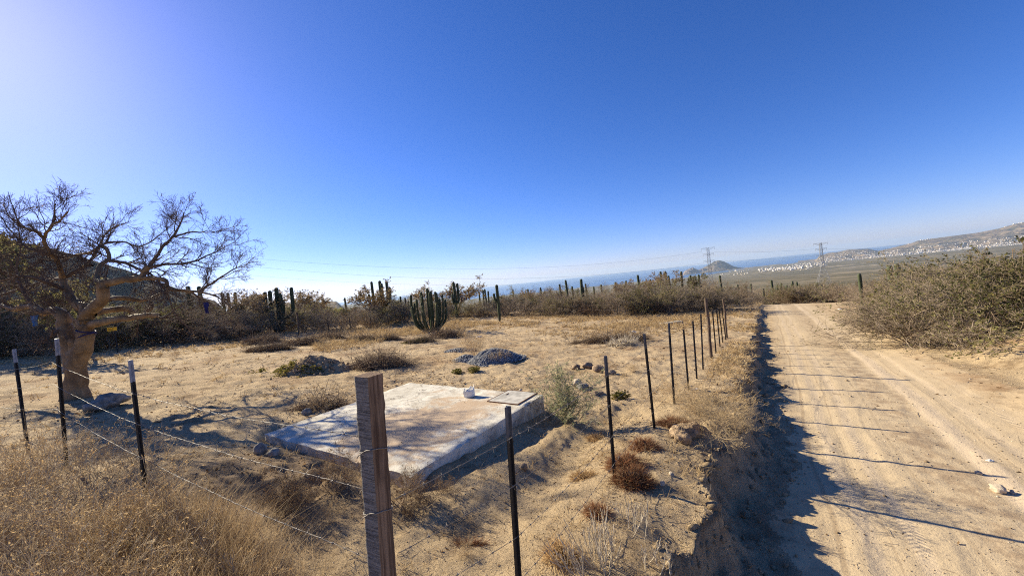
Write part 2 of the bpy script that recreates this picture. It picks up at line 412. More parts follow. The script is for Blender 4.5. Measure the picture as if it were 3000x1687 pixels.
def m_hill(name, c0, c1, c2, s1, s2):
    t = NT(name); p = t.pos()
    a = t.noise(p, s1, 7, .68); b = t.noise(p, s2, 6, .6); v = t.n('TexVoronoi', {'Vector': p, 'Scale': s1 * 2.2}).outputs['Distance']
    c = t.mix(t.ramp(a, .38, .62), c0, c1); c = t.mix(t.ramp(b, .48, .66, 0, .65), c, c2)
    c = t.mix(t.ramp(v, .45, .15, 0, .55), c, [x * .55 for x in c0])
    return t.bsdf(c, .95, t.bump(a, .8, .25 / s1), .05)
def m_sea():
    t = NT('sea_water'); p = t.pos()
    n = t.noise(t.scale(p, (1, 1, 0)), .004, 6, .65)
    c = t.mix(t.ramp(n, .35, .65), (.025, .09, .20), (.04, .12, .24))
    return t.bsdf(c, .32, t.bump(t.noise(p, .03, 4), .25, 2.0), .5)
def m_concrete():
    t = NT('old_concrete'); p = t.pos()
    a = t.noise(p, 1.6, 5, .6); f = t.noise(p, 40, 4, .7); g = t.noise(p, 130, 2)
    c = t.mix(t.ramp(a, .35, .65), (.50, .46, .37), (.68, .635, .53))
    c = t.mix(t.ramp(t.noise(p, 4, 7, .75), .44, .64, 0, .75), c, (.31, .27, .21))
    ck = t.n('TexVoronoi', {'Vector': t.n('VectorMath', {0: p, 1: t.n('TexNoise', {'Vector': p, 'Scale': 3.0, 'Detail': 4}).outputs['Color']}, operation='ADD').outputs[0], 'Scale': .55}, feature='DISTANCE_TO_EDGE').outputs['Distance']
    c = t.mix(t.ramp(ck, .006, .002, 0, .75), c, (.12, .10, .08))
    c = t.mix(t.ramp(f, .6, .8, 0, .4), c, (.30, .28, .25))
    # blown sand lying on the near and middle part of the slab's top
    nz = t.n('SeparateXYZ', {0: t.n('NewGeometry').outputs['Normal']}).outputs[2]
    oc = t.n('SeparateXYZ', {0: t.objco()}); ox, oy = oc.outputs[0], oc.outputs[1]
    qx = t.math('DIVIDE', t.math('SUBTRACT', ox, 1.15), 1.55); qy = t.math('DIVIDE', t.math('SUBTRACT', oy, 1.05), 1.2)
    q = t.math('SUBTRACT', 1.0, t.math('SQRT', t.math('ADD', t.math('MULTIPLY', qx, qx), t.math('MULTIPLY', qy, qy))))
    wv = t.math('MULTIPLY_ADD', t.noise(p, 1.9, 9, .78, .5), 4.2, -2.2)
    m = t.math('MULTIPLY', t.ramp(t.math('ADD', q, wv), -.25, .45), t.ramp(nz, .6, .9))
    m = t.math('MULTIPLY', m, t.ramp(t.math('ADD', oy, t.math('MULTIPLY', wv, .35)), .10, .32))
    c = t.mix(t.math('MULTIPLY', m, t.ramp(f, .2, .5, .6, 1)), c, t.mix(t.ramp(g, .4, .65), (.36, .26, .165), (.54, .41, .28)))
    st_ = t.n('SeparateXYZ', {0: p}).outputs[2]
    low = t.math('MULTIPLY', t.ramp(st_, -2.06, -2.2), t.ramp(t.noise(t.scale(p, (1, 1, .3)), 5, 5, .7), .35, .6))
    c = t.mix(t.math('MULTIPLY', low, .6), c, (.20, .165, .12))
    nb = t.bump(f, .5, .012); nb = t.bump(a, .4, .03, nb); nb = t.bump(g, .4, .004, nb)
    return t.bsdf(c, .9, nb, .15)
def m_postwood():
    t = NT('weathered_post_wood'); p = t.objco(); nrm_ = t.n('TexCoord').outputs['Normal']
    saw = t.math('MULTIPLY_ADD', t.noise(t.scale(p, (60, 60, 220)), 1.0, 4, .7), .45, t.math('MULTIPLY', t.noise(t.scale(p, (8, 8, 150)), 1.0, 4, .65), .55)); grain = t.noise(t.scale(p, (90, 90, 3)), 1.0, 4, .6); big = t.noise(t.scale(p, (6, 6, 2.5)), 1, 3)
    sx = t.n('SeparateXYZ', {0: nrm_}); side = t.math('GREATER_THAN', t.math('ABSOLUTE', sx.outputs[0]), .7)
    c1 = t.mix(t.ramp(saw, .35, .62), (.055, .05, .046), (.26, .24, .215))
    c2 = t.mix(t.ramp(grain, .35, .65), (.10, .064, .042), (.25, .17, .112)); c2 = t.mix(t.ramp(big, .45, .65, 0, .6), c2, (.065, .04, .028))
    c = t.mix(side, c2, c1)
    h = t.math('ADD', t.math('MULTIPLY', saw, side), t.math('MULTIPLY', grain, t.math('SUBTRACT', 1.0, side)))
    return t.bsdf(c, .9, t.bump(h, .7, .004), .1)
M = {}
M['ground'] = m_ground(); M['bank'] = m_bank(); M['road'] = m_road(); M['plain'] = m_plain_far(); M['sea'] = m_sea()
M['concrete'] = m_concrete(); M['post'] = m_postwood()
M['wood'] = m_bark('fence_post_wood', (.07, .05, .036), (.15, .11, .08), (20, 20, 3))
M['black'] = m_plain('black_steel', (.012, .012, .014), .5, .3, 12, .4)
M['tip'] = m_plain('white_post_tip', (.27, .28, .31), .5, .2, 20, .4)
M['wire'] = m_plain('galvanised_wire', (.20, .175, .15), .6, .4, 60, .35, metal=.15)
M['rust'] = m_plain('rusty_steel', (.17, .085, .045), .8, .4, 30)
M['white'] = m_plain('white_plastic', (.74, .72, .66), .5, .12, 9, .35)
M['rock'] = m_plain('brown_rock', (.24, .175, .115), .9, .4, 9, .1, bump=.7, bsc=25)
M['greyrock'] = m_plain('grey_rock', (.22, .205, .18), .9, .4, 9, .1, bump=.7, bsc=25)
M['palerock'] = m_plain('pale_rock', (.46, .38, .28), .9, .3, 9, .1, bump=.6, bsc=25)
M['clod'] = m_plain('earth_clod', (.30, .215, .135), .95, .35, 14, .05, bump=.9, bsc=40)
M['gravel'] = m_plain('blue_grey_gravel', (.14, .142, .15), .9, .5, 25, .15, bump=.8, bsc=60)

# ---------------------------------------------------------------- ground, bank, road, plain: one land surface cut along its borders
def land():
    az = np.concatenate([np.arange(-64, 64.01, .25), np.arange(68, 292, 6.0)])
    az = RAD(1) * az
    r = np.concatenate([[0.05, .4, .8, 1.2], np.geomspace(1.5, 62, 375), np.geomspace(64, 12500, 108)])
    A, R = np.meshgrid(az, r, indexing='ij')
    X, Y = R * np.sin(A), R * np.cos(A)
    Z = H(X, Y)
    nA, nR = A.shape
    S, T = st(X, Y)
    i = np.arange(nA)[:, None]; j = np.arange(nR - 1)[None]
    i2 = (i + 1) % nA
    q = np.stack(np.broadcast_arrays(i * nR + j, i2 * nR + j, i2 * nR + j + 1, i * nR + j + 1), -1).reshape(-1, 4)[:, ::-1]
    V = np.stack([X, Y, Z], -1).reshape(-1, 3)
    S = S.ravel(); T = T.ravel(); Rr = R.ravel()
    # close the small hole under the camera
    cs, ct, crr = S[q].mean(1), T[q].mean(1), Rr[q].mean(1)
    tc = crest(cs); tr = t_right(cs)
    isfar = crr > 63
    inroad = (ct > tc + .62) & (ct < tr - .2) & (cs > -12) & (cs < 58)
    isbank = (ct > tc - .05) & (ct <= tc + .62) & (cs > -4) & (cs < 52)
    lab = np.where(isfar, 3, np.where(inroad, 1, np.where(isbank, 2, 0)))
    for k, (name, m) in enumerate((('ground', 'ground'), ('road', 'road'), ('embankment', 'bank'), ('plain', 'plain'))):
        f = q[lab == k]; used = np.unique(f); mp = np.zeros(len(V), int); mp[used] = np.arange(len(used))
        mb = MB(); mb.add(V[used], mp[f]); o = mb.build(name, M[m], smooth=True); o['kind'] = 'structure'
        if name == 'road':
            uv = o.data.uv_layers.new(name='track'); vi = np.zeros(len(o.data.loops), int); o.data.loops.foreach_get('vertex_index', vi)
            uv.data.foreach_set('uv', np.stack([T[used][vi], S[used][vi]], -1).ravel())
land()

def sheet(name, az0, az1, r0, r1, z, m, na=90, nr=40):
    A, R = np.meshgrid(RAD(1) * np.linspace(az0, az1, na), np.geomspace(r0, r1, nr), indexing='ij')
    V = np.stack([R * np.sin(A), R * np.cos(A), np.full_like(R, z)], -1).reshape(-1, 3)
    i = np.arange(na - 1)[:, None]; j = np.arange(nr - 1)[None]
    F = np.stack(np.broadcast_arrays(i * nr + j, i * nr + j + 1, (i + 1) * nr + j + 1, (i + 1) * nr + j), -1).reshape(-1, 4)
    mb = MB(); mb.add(V, F); o = mb.build(name, m, smooth=True); o['kind'] = 'structure'; return o
sheet('sea', -100, 100, 4600, 28500, -200.0, M['sea'])

def crestline(pts, D):
    out = []
    for u, v in pts:
        d = ray(u, v); az = math.degrees(math.atan2(d[0], d[1])); rr = D * math.hypot(d[0], d[1])
        out.append((az, d[2] * D, rr))
    return np.array(out)
def hill(name, pts, D, front, back, base, m, amp, ls, seed, na=160, nr=60, az_pad=(0, 0), power=1.2):
    c = crestline(pts, 1.0)
    Ds = np.interp(c[:, 0], [c[0, 0], c[-1, 0]], D) if np.ndim(D) else np.full(len(c), float(D))
    azs = np.linspace(c[0, 0] - az_pad[0], c[-1, 0] + az_pad[1], na)
    zc = np.interp(azs, c[:, 0], c[:, 1] * Ds); rc = np.interp(azs, c[:, 0], c[:, 2] * Ds)
    u = np.concatenate([np.linspace(-1, 0, nr), np.linspace(0, 1, nr // 3)[1:]])
    A, U = np.meshgrid(RAD(1) * azs, u, indexing='ij')
    R = rc[:, None] + np.where(U < 0, U * front, U * back)
    X, Y = R * np.sin(A), R * np.cos(A)
    h = (1 - np.abs(U)) ** power
    b = base if not callable(base) else base(X, Y)
    n1 = fbm(X / ls, Y / ls, 5, seed, .55); rid = 1 - np.abs(fbm(X / (ls * .8), Y / (ls * .8), 4, seed + 5))
    hh = np.maximum(zc[:, None] - b, 0)
    Z = b + hh * np.clip(h + amp * (rid - .75) * np.sin(np.pi * np.clip(1 - np.abs(U), 0, 1)) * 1.2 + .03 * n1 * (np.abs(U) < .999), -.2, 1.06)
    tap = sstep(0, .10, np.linspace(0, 1, na)) * sstep(0, .10, np.linspace(1, 0, na)); Z = b + (Z - b) * tap[:, None] - 3 * (1 - tap[:, None])
    Z = np.where(np.abs(U) > .985, b - 6, Z)
    nr2 = len(u); i = np.arange(na - 1)[:, None]; j = np.arange(nr2 - 1)[None]
    F = np.stack(np.broadcast_arrays(i * nr2 + j, i * nr2 + j + 1, (i + 1) * nr2 + j + 1, (i + 1) * nr2 + j), -1).reshape(-1, 4)
    F = F[:, ::-1]
    mb = MB(); mb.add(np.stack([X, Y, Z], -1).reshape(-1, 3), F); o = mb.build(name, m, smooth=True); o['kind'] = 'structure'
    return (azs, rc, zc, X, Y, Z)
M['hill_near'] = m_hill('near_hill_scrub', (.045, .045, .03), (.13, .105, .07), (.085, .06, .045), .09, .02)
M['hill_far'] = m_hill('far_ridge', (.075, .066, .042), (.27, .20, .125), (.13, .095, .062), .008, .0026)
M['rocky'] = m_hill('sea_rocks', (.17, .13, .10), (.34, .26, .19), (.22, .165, .125), .02, .006)
HN = hill('hill', [(-420, 600), (-200, 640), (0, 690), (36, 706), (116, 722), (200, 742), (323, 776), (377, 792), (420, 810), (520, 846), (574, 866), (628, 880), (660, 890), (700, 902)], (300, 620), 200, 300, lambda x, y: Hbase(x, y) - 1, M['hill_near'], .25, 60, 301, 220, 70)
hill('distant_hill', [(690, 884), (706, 874), (728, 867), (748, 865), (765, 868), (779, 875), (800, 886), (830, 889), (860, 886), (900, 884), (960, 884), (1010, 880)], 2400, 700, 500, lambda x, y: Hbase(x, y) - 2, M['hill_far'], .15, 200, 311, 80, 24)
RIDGE_PTS = [(2340, 790), (2385, 768), (2398, 752), (2427, 741), (2456, 738), (2485, 731), (2500, 731), (2543, 729), (2572, 735), (2607, 728), (2636, 720), (2669, 713), (2690, 705), (2733, 699), (2791, 691), (2859, 682), (2927, 669), (2975, 655), (3000, 650), (3060, 640), (3160, 634), (3300, 640)]
RG = hill('ridge', RIDGE_PTS, (7000, 5300), 2000, 1600, -197.0, M['hill_far'], .5, 420, 321, 300, 90, power=1.35)
CONE = hill('headland', [(2036, 800), (2050, 792), (2062, 783), (2076, 776), (2090, 767), (2100, 763.5), (2110, 763), (2122, 766), (2136, 773), (2150, 780), (2164, 783), (2180, 785), (2200, 783), (2215, 781), (2230, 784), (2260, 788), (2300, 790)], 7000, 420, 500, -203.0, M['hill_far'], .12, 160, 331, 120, 40)
hill('sea_rocks', [(1996, 800), (2003, 797), (2012, 790), (2022, 786), (2030, 784), (2038, 787), (2046, 791), (2052, 788), (2060, 786), (2070, 787), (2080, 790), (2092, 793)], 6850, 160, 200, -203.0, M['rocky'], .45, 60, 341, 140, 26)

# ---------------------------------------------------------------- the concrete cistern slab
def on_plane(u, v, z):
    d = rayd(u, v); return d * (z / d[2])
ZS = -2.0
near_c = on_plane(1032, 1196, ZS); right_c = on_plane(1366, 991, ZS); left_c = on_plane(644, 1098, ZS)
ex = nrm((right_c - near_c)[:2]); ey = np.array([-ex[1], ex[0]])
LX = float(np.linalg.norm((right_c - near_c)[:2])); LY = float((left_c - near_c)[:2] @ ey)
slab_rz = math.atan2(ex[1], ex[0])
TH = 0.26
slab = thing('concrete_slab', 'low whitish concrete cistern slab partly covered with blown sand', 'slab', (near_c[0], near_c[1], ZS - TH), slab_rz)
mb = MB()
nx, ny = 90, 96
xs = np.linspace(0, LX, nx); ys = np.linspace(0, LY, ny)
gx, gy = np.meshgrid(xs, ys, indexing='ij')
ed = np.minimum.reduce([gx, LX - gx, gy, LY - gy])
gz = TH + .006 * fbm(gx * 1.5, gy * 1.5, 3, 91) - .006 * (1 - sstep(0, .03, ed)) - .014 * (1 - sstep(0, .05, ed)) * np.clip(vn(gx * 4, gy * 4, 93) + .6 * vn(gx * 11, gy * 11, 98), 0, 1.4) * 1.6
jx = gx + np.where((gx == 0) | (gx == LX), .006 * vn(gy * 4, gx, 94), 0); jy = gy + np.where((gy == 0) | (gy == LY), .006 * vn(gx * 4, gy, 95), 0)
top = np.stack([jx, jy, gz], -1)
ii = np.arange(nx - 1)[:, None]; jj = np.arange(ny - 1)[None]
F = np.stack(np.broadcast_arrays(ii * ny + jj, (ii + 1) * ny + jj, (ii + 1) * ny + jj + 1, ii * ny + jj + 1), -1).reshape(-1, 4)
mb.add(top.reshape(-1, 3), F)
ring = [(i, 0) for i in range(nx)] + [(nx - 1, j) for j in range(1, ny)] + [(i, ny - 1) for i in range(nx - 2, -1, -1)] + [(0, j) for j in range(ny - 2, 0, -1)]
rv = np.array([top[i, j] for i, j in ring]); n = len(rv)
lv = [rv]
for zf in (.19, .10, 0, -.25):
    q = rv.copy(); q[:, 2] = zf; q[:, :2] += .006 * np.stack([vn(rv[:, 0] * 5 + zf * 31, rv[:, 1] * 5, 96), vn(rv[:, 0] * 5, rv[:, 1] * 5 + zf * 31, 97)], -1); lv.append(q)
F = np.concatenate([np.stack([k * n + np.arange(n), (k + 1) * n + np.arange(n), (k + 1) * n + (np.arange(n) + 1) % n, k * n + (np.arange(n) + 1) % n], -1) for k in range(4)])
mb.add(np.concatenate(lv), F); mb.build('slab_body', M['concrete'], slab)
def slab_local(u, v):
    p = on_plane(u, v, ZS)[:2] - near_c[:2]; return np.array([p @ ex, p @ ey])
hc = np.array([slab_local(*p) for p in ((1228, 1011), (1296, 1019), (1351, 991), (1284, 980))]); hm = hc.mean(0)
m_hatch = m_plain('grey_hatch_plate', (.42, .395, .345), .95, .25, 9, .1)
hx, hy = .62, .60
b = MB(); b.box((hm[0], hm[1], TH + .008), (hx, hy, .012)); hp = b.build('hatch_cover', m_hatch, slab)
b = MB()
for sx_ in (-1, 1): b.box((hm[0] + sx_ * (hx / 2 + .008), hm[1], TH + .004), (.014, hy + .03, .026)); b.box((hm[0], hm[1] + sx_ * (hy / 2 + .008), TH + .0038), (hx - .002, .014, .025))
b.build('hatch_frame', M['rust'], slab)
b = MB()
for k in range(9):
    b.box((hm[0] - hx / 2 + .06 + k * .062, hm[1], TH + .0145), (.006, hy * .9, .0016))
o_ = b.build('tread_ribs', m_hatch, hp); o_.location = (0, 0, 0)
b = MB(); b.box((hm[0] + .1, hm[1] + .18, TH + .018), (.09, .012, .01)); b.build('handle', M['rust'], hp)

# torn white container resting on the slab
p = on_plane(1181, 997, ZS)
jug = thing('plastic_container', 'torn white plastic container with ragged rim on the concrete slab', 'container', (p[0], p[1], ZS + .006), RAD(-12))
def ragged(w, d, h):
    N = 28; a = np.arange(N) * 2 * np.pi / N; sq = 1 / np.maximum(np.abs(np.cos(a)), np.abs(np.sin(a))) ** .75
    bx, by = .5 * w * np.cos(a) * sq, .5 * d * np.sin(a) * sq
    topz = h * .8 + .03 * np.cos(a - .3) + .07 * np.exp(-((a - .6) / .22) ** 2) + .03 * vn(a * 2.2, a * 0, 401) - .05 * np.exp(-((a - 3.6) / .5) ** 2)
    rings = [np.stack([bx * .93, by * .93, 0 * a], -1), np.stack([bx, by, 0 * a + .02], -1), np.stack([bx * 1.0 + .006 * vn(a * 3, a * 0, 402), by, 0 * a + h * .55], -1), np.stack([bx * 1.01, by * 1.01, topz], -1),
             np.stack([bx * .95, by * .95, topz - .004], -1), np.stack([bx * .93, by * .93, 0 * a + .05], -1)]
    V = np.concatenate(rings); F = np.concatenate([np.stack([k * N + np.arange(N), k * N + (np.arange(N) + 1) % N, (k + 1) * N + (np.arange(N) + 1) % N, (k + 1) * N + np.arange(N)], -1) for k in range(5)])
    return V, F, N
V, F, N = ragged(.20, .14, .175)
b = MB(); b.add(V, F); b.add(V[5 * N:], [list(range(N))]); b.add(V[:N], [list(range(N))[::-1]]); b.build('shell', M['white'], jug, smooth=True)
p = on_plane(1310, 983, ZS)
V, F = rockmesh(2, .4, 77, .035, .03, .022); b = MB(); b.add(V, F); o = b.build('stone', M['palerock'], loc=(p[0], p[1], ZS + .022)); tag(o, 'small pale stone lying on the slab beside the hatch cover', 'stone')

# ---------------------------------------------------------------- fences
def plane_hit(u, v, n, c):
    d = rayd(u, v); return d * (c / (n[0] * d[0] + n[1] * d[1]))
NF, CF = (DS[1], -DS[0]), T_FENCE
NL = (.488, .873); CL = NL[0] * -.72 + NL[1] * 1.93
b = MB(); HT = 1.35
b.box((0, -.017, -.2), (.036, .005, HT + .32 - .0)); b.box((0, .004, -.2), (.005, .037, HT + .32))
bm_shaft = None
def tpost_meshes():
    top0 = HT - .20
    b = MB(); z0, z1 = -.45, top0
    b.box((0, -.014, (z0 + z1) / 2), (.036, .006, z1 - z0)); b.box((0, .008, (z0 + z1) / 2), (.006, .0375, z1 - z0))
    t_ = MB(); zc = (top0 + HT) / 2
    t_.box((0, -.014, zc), (.0365, .0066, HT - top0)); t_.box((0, .008, zc), (.0066, .037, HT - top0))
    s_ = MB()
    for k in range(24):
        z = HT - .06 - k * .054
        if z > .02: s_.box((0, -.020, z), (.016, .009, .02))
    return b.mesh('shaft', M['black']), t_.mesh('painted_tip', M['tip']), s_.mesh('studs', M['black'])
ME_SHAFT, ME_TIP, ME_STUD = tpost_meshes()
M['greytip'] = m_plain('shaded_tip', (.085, .09, .10), .5, .2, 20, .4)  # roadside post tips: their shade is put into a darker bluish grey
ME_TIP2 = ME_TIP.copy(); ME_TIP2.materials[0] = M['greytip']
def tpost(topP, lowP, label, group, tip=ME_TIP, rz=0.0, studs=True):
    ax = topP - lowP; ax = ax / np.linalg.norm(ax)
    if ax[2] < .9: ax = np.array([0, 0, 1.])
    g = topP.copy()
    for _ in range(5): g = topP + ax * ((float(H(g[0], g[1])) - topP[2]) / ax[2])
    h = float(np.linalg.norm(topP - g))
    t = thing('fence_post', label, 'fence post', g, 0, group)
    q = Vector((0, 0, 1)).rotation_difference(Vector(ax)); t.rotation_mode = 'QUATERNION'
    t.rotation_quaternion = q @ Euler((0, 0, rz)).to_quaternion()
    put('shaft', ME_SHAFT, t, (0, 0, h - HT))
    if tip is not None: put('painted_tip', tip, t, (0, 0, h - HT))
    if studs: s_ = put('studs', ME_STUD, t, (0, 0, h - HT)); s_['kind'] = 'stuff'
    return t, g, h
# wooden corner post
Dp = 1.93; tp = rayd(921, 942) * Dp
gp = float(H(tp[0], tp[1]))
wp = thing('wooden_post', 'rough sawn weathered square wooden corner post nearest the camera', 'wooden post', (tp[0] - .055, tp[1], gp - .02), 0)
hp_ = tp[2] - gp + .02
wp.rotation_euler = Euler((RAD(0), RAD(3.4), RAD(-119.6)), 'XYZ'); wp.rotation_mode = 'QUATERNION'
wp.rotation_quaternion = Euler((0, RAD(2.3), 0)).to_quaternion() @ Euler((0, 0, RAD(-119.6))).to_quaternion()
b = MB(); W = .101; nz_ = 260; NS = 40
zz = np.linspace(-.3, hp_, nz_); a = np.arange(NS) / NS * 4
def sq(a_):
    k = a_.astype(int) % 4; f = a_ - np.floor(a_)
    x = np.select([k == 0, k == 1, k == 2, k == 3], [.5 + 0 * f, .5 - f, -.5 + 0 * f, -.5 + f]); y = np.select([k == 0, k == 1, k == 2, k == 3], [-.5 + f, .5 + 0 * f, .5 - f, -.5 + 0 * f])
    nx_ = np.select([k == 0, k == 2], [1., -1.], 0.); ny_ = np.select([k == 1, k == 3], [1., -1.], 0.)
    return x, y, nx_, ny_
sx_, sy_, nx_, ny_ = sq(a)
ZZ, SX = np.meshgrid(zz, sx_, indexing='ij'); SY = np.broadcast_to(sy_, SX.shape); NX = np.broadcast_to(nx_, SX.shape); NY = np.broadcast_to(ny_, SX.shape)
saw = (.0007 * vn(ZZ * 190, SY * 5.0, 501) + .0008 * vn(ZZ * 60, SY * 3.0, 502)) * np.abs(NX) + .0012 * vn(ZZ * 5, SX * 90, 503) * np.abs(NY)
chip = -.004 * np.exp(-((np.abs(SX) - .5) ** 2 + (np.abs(SY) - .5) ** 2) / .002) * (1 + vn(ZZ * 22, SX * 3, 504))
PX = W * SX + NX * saw + np.sign(SX) * chip; PY = W * SY + NY * saw + np.sign(SY) * chip
V = np.stack([PX, PY, ZZ], -1).reshape(-1, 3); i = np.arange(nz_ - 1)[:, None]; j = np.arange(NS)[None]; j2 = (j + 1) % NS
b.add(V, np.stack(np.broadcast_arrays(i * NS + j, i * NS + j2, (i + 1) * NS + j2, (i + 1) * NS + j), -1).reshape(-1, 4))
b.add(V[-NS:], [list(range(NS))])
b.build('post_body', M['post'], wp)

POSTS = {}
# steel posts along the road fence: (top u, v), (a lower point u, v)
rf = [((1276, 1022), (1303, 1449)), ((1522, 895), (1544, 1185)), ((1620, 840), (1642, 1043)), ((1682, 812), (1694, 985)), ((1717, 803), (1730, 955)), ((1741, 785), (1750, 912)), ((1762, 771), (1766, 868)),
      ((1791, 766), (1797, 838)), ((1801, 762), (1806, 815)), ((1807, 762), (1813, 815)), ((1814, 760), (1819, 800))]
ordn = ['first', 'second', 'third', 'fourth', 'fifth', 'sixth', 'seventh', 'eighth', 'ninth', 'tenth', 'eleventh', 'twelfth', 'thirteenth', 'fourteenth', 'fifteenth', 'sixteenth', 'seventeenth', 'eighteenth']
rfp = []
for k, (a, c) in enumerate(rf):
    t, g, h = tpost(plane_hit(*a, NF, CF), plane_hit(*c, NF, CF), '%s black steel post of the roadside fence counting away from the wooden corner post' % ordn[k], 'steel posts of the roadside fence', ME_TIP2 if k < 4 else None, RAD(-33 + 180), k < 7)
    rfp.append((g, t, h))
def woodpost(P, Q, w, label):
    g = P.copy(); g[2] = float(H(g[0], g[1])); h = P[2] - g[2]
    t = thing('wooden_post', label, 'wooden post', g, 0, 'wooden fence posts')
    b = MB(); zs = np.linspace(-.3, h, 24)
    Pp = np.stack([.012 * vn(zs * 2, zs * 0, 5) , .012 * vn(zs * 2, zs * 0, 6), zs], -1)[None]
    v, f = tubes(Pp, np.full((1, 24), w / 2), 4, None); b.add(v, f); b.add(v[-4:], [[0, 1, 2, 3]])
    b.build('post_body', M['wood'], t); 
    for z in (h - .2, h - .5, h - .8):
        b = MB(); b.box((0, 0, z), (w * .8, w * .8, .012), .78); b.build('wire_tie', M['rust'], t)
    return g, t, h
w1 = woodpost(plane_hit(1776, 750, NF, CF), None, .095, 'tall brown wooden post among the steel posts of the roadside fence')
w2 = woodpost(plane_hit(1820, 752, NF, CF), None, .085, 'farther brown wooden post at the end of the roadside fence near the bushes')
# steel posts of the fence that runs past the bare tree
lf = [((326, 906), (374, 1310)), ((141, 852), (170, 1215)), ((34, 878), (64, 1095))]
lfl = ['white tipped steel post nearest the wooden corner post in front of the tree shadow', 'tall black steel post standing just in front of the bare tree trunk', 'dark steel post standing farthest from the wooden corner post beside the bare tree']
lfp = []
for k, (a, c) in enumerate(lf):
    t, g, h = tpost(plane_hit(*a, NL, CL), plane_hit(*c, NL, CL), lfl[k], 'steel posts of the fence by the bare tree', ME_TIP, RAD(205))
    lfp.append((g, t, h))

ME_BARB = None
def barbmesh():
    b = MB()
    for k in range(4):
        a = k * 1.57 + .4; d = np.array([.35 * (1 if k % 2 else -1), math.cos(a), math.sin(a)]); d = d / np.linalg.norm(d)
        P = np.array([[-d * .004, d * .026]]); v, f = tubes(P, np.array([[.0017, .0008]]), 3); b.add(v, f)
    P = np.array([[[-.007, 0, 0], [0, 0, .001], [.007, 0, 0]]]); v, f = tubes(P, np.full((1, 3), .0042), 5); b.add(v, f)
    return b.mesh('barb', M['wire'])
ME_BARB = barbmesh()
def strand(pts, label, group, barbs=5.5, sag=.02, rad=.0024):
    pts = [np.asarray(p, float) for p in pts]; path = []
    for a, c in zip(pts[:-1], pts[1:]):
        L = np.linalg.norm(c - a); n = max(6, int(L / .045)); u = np.linspace(0, 1, n, endpoint=False)[:, None]
        q = a * (1 - u) + c * u; q[:, 2] -= sag * 4 * (u * (1 - u))[:, 0] * min(1.5, L / 2)
        path.append(q)
    path.append(pts[-1][None]); P = np.concatenate(path)
    w = np.arange(len(P)); P = P + .0010 * np.stack([np.sin(w * 1.9), np.cos(w * 2.3), np.sin(w * 1.7 + 1)], -1) + .006 * np.stack([vn(w * .13, w * 0, 3), vn(w * .13, w * 0, 4), vn(w * .11, w * 0, 8)], -1)
    o0 = P[0].copy(); t = thing('barbed_wire', label, 'barbed wire', o0, 0, group)
    tw = w * .8
    b = MB()
    for ph in (0, np.pi):
        off = .0012 * np.stack([0 * tw, np.cos(tw + ph), np.sin(tw + ph)], -1)
        v, f = tubes((P + off - o0)[None], np.full((1, len(P)), rad * .52), 4); b.add(v, f)
    b.build('strand', M['wire'], t)
    d = np.concatenate([[0], np.cumsum(np.linalg.norm(np.diff(P, axis=0), axis=1))]); s = .06
    while s < d[-1]:
        q = np.array([np.interp(s, d, P[:, k]) for k in range(3)])
        if np.hypot(q[0], q[1]) > barbs: break
        q2 = np.array([np.interp(s + .02, d, P[:, k]) for k in range(3)]) - q
        put('barb', ME_BARB, t, q - o0, (random.uniform(0, 6), 0, math.atan2(q2[1], q2[0])))
        s += random.uniform(.10, .135)
    return t
cw = np.array([tp[0] - .03, tp[1] + .03])
gl = 'barbed wire strands of the fence by the bare tree'
for k, (zw, dz) in enumerate(((-.72, .29), (-1.0, .565), (-1.38, .87))):
    pts = [np.array([cw[0] - .035, cw[1] + .03, zw])]
    for g, t, h in lfp: pts.append(g + np.array([0, -.02, h - dz]))
    d = pts[-1] - pts[-2]; pts.append(pts[-1] + d * 1.2 + np.array([0, 0, .1]))
    strand(pts, '%s barbed wire strand running from the wooden corner post towards the bare tree' % ['topmost', 'middle', 'lowest'][k], gl)
gr_ = 'barbed wire strands of the roadside fence'
for k, dz in enumerate((.19, .49, .81, 1.08)):
    pts = [np.array([cw[0] + .075, cw[1] + .03, [-1.06, -1.34, -1.62, -1.85][k]])]
    for g, t, h in rfp[:7] + [w1] + rfp[7:] + [w2]: pts.append(g + np.array([.02, -.02, max(h - dz, .06)]))
    strand(pts, '%s barbed wire strand of the roadside fence from the wooden corner post' % ['topmost', 'second highest', 'third highest', 'lowest'][k], gr_, 4.2)
# loops of wire round the corner post
for z, nm in ((-.75, 'wire loop tied round the wooden corner post above the other loop'), (-1.06, 'wire loop tied round the wooden corner post below the other loop')):
    a = np.linspace(0, 2 * np.pi, 21)[:-1]; rr = .056 / np.maximum(np.abs(np.cos(a)), np.abs(np.sin(a)))
    lc = np.stack([rr * np.cos(a), rr * np.sin(a), .012 * np.sin(a * 2) + 0 * a], -1)
    lc = np.vstack([lc, lc[:1], lc[:1] + np.array([[.01, -.03, -.02]]), lc[:1] + np.array([[.0, -.06, -.045]])])
    v, f = tubes(lc[None], np.full((1, len(lc)), .0026), 5); b = MB(); b.add(v, f)
    zl = z - gp + .02
    b.build('wire_tie', M['wire'], wp, loc=(0, 0, zl))

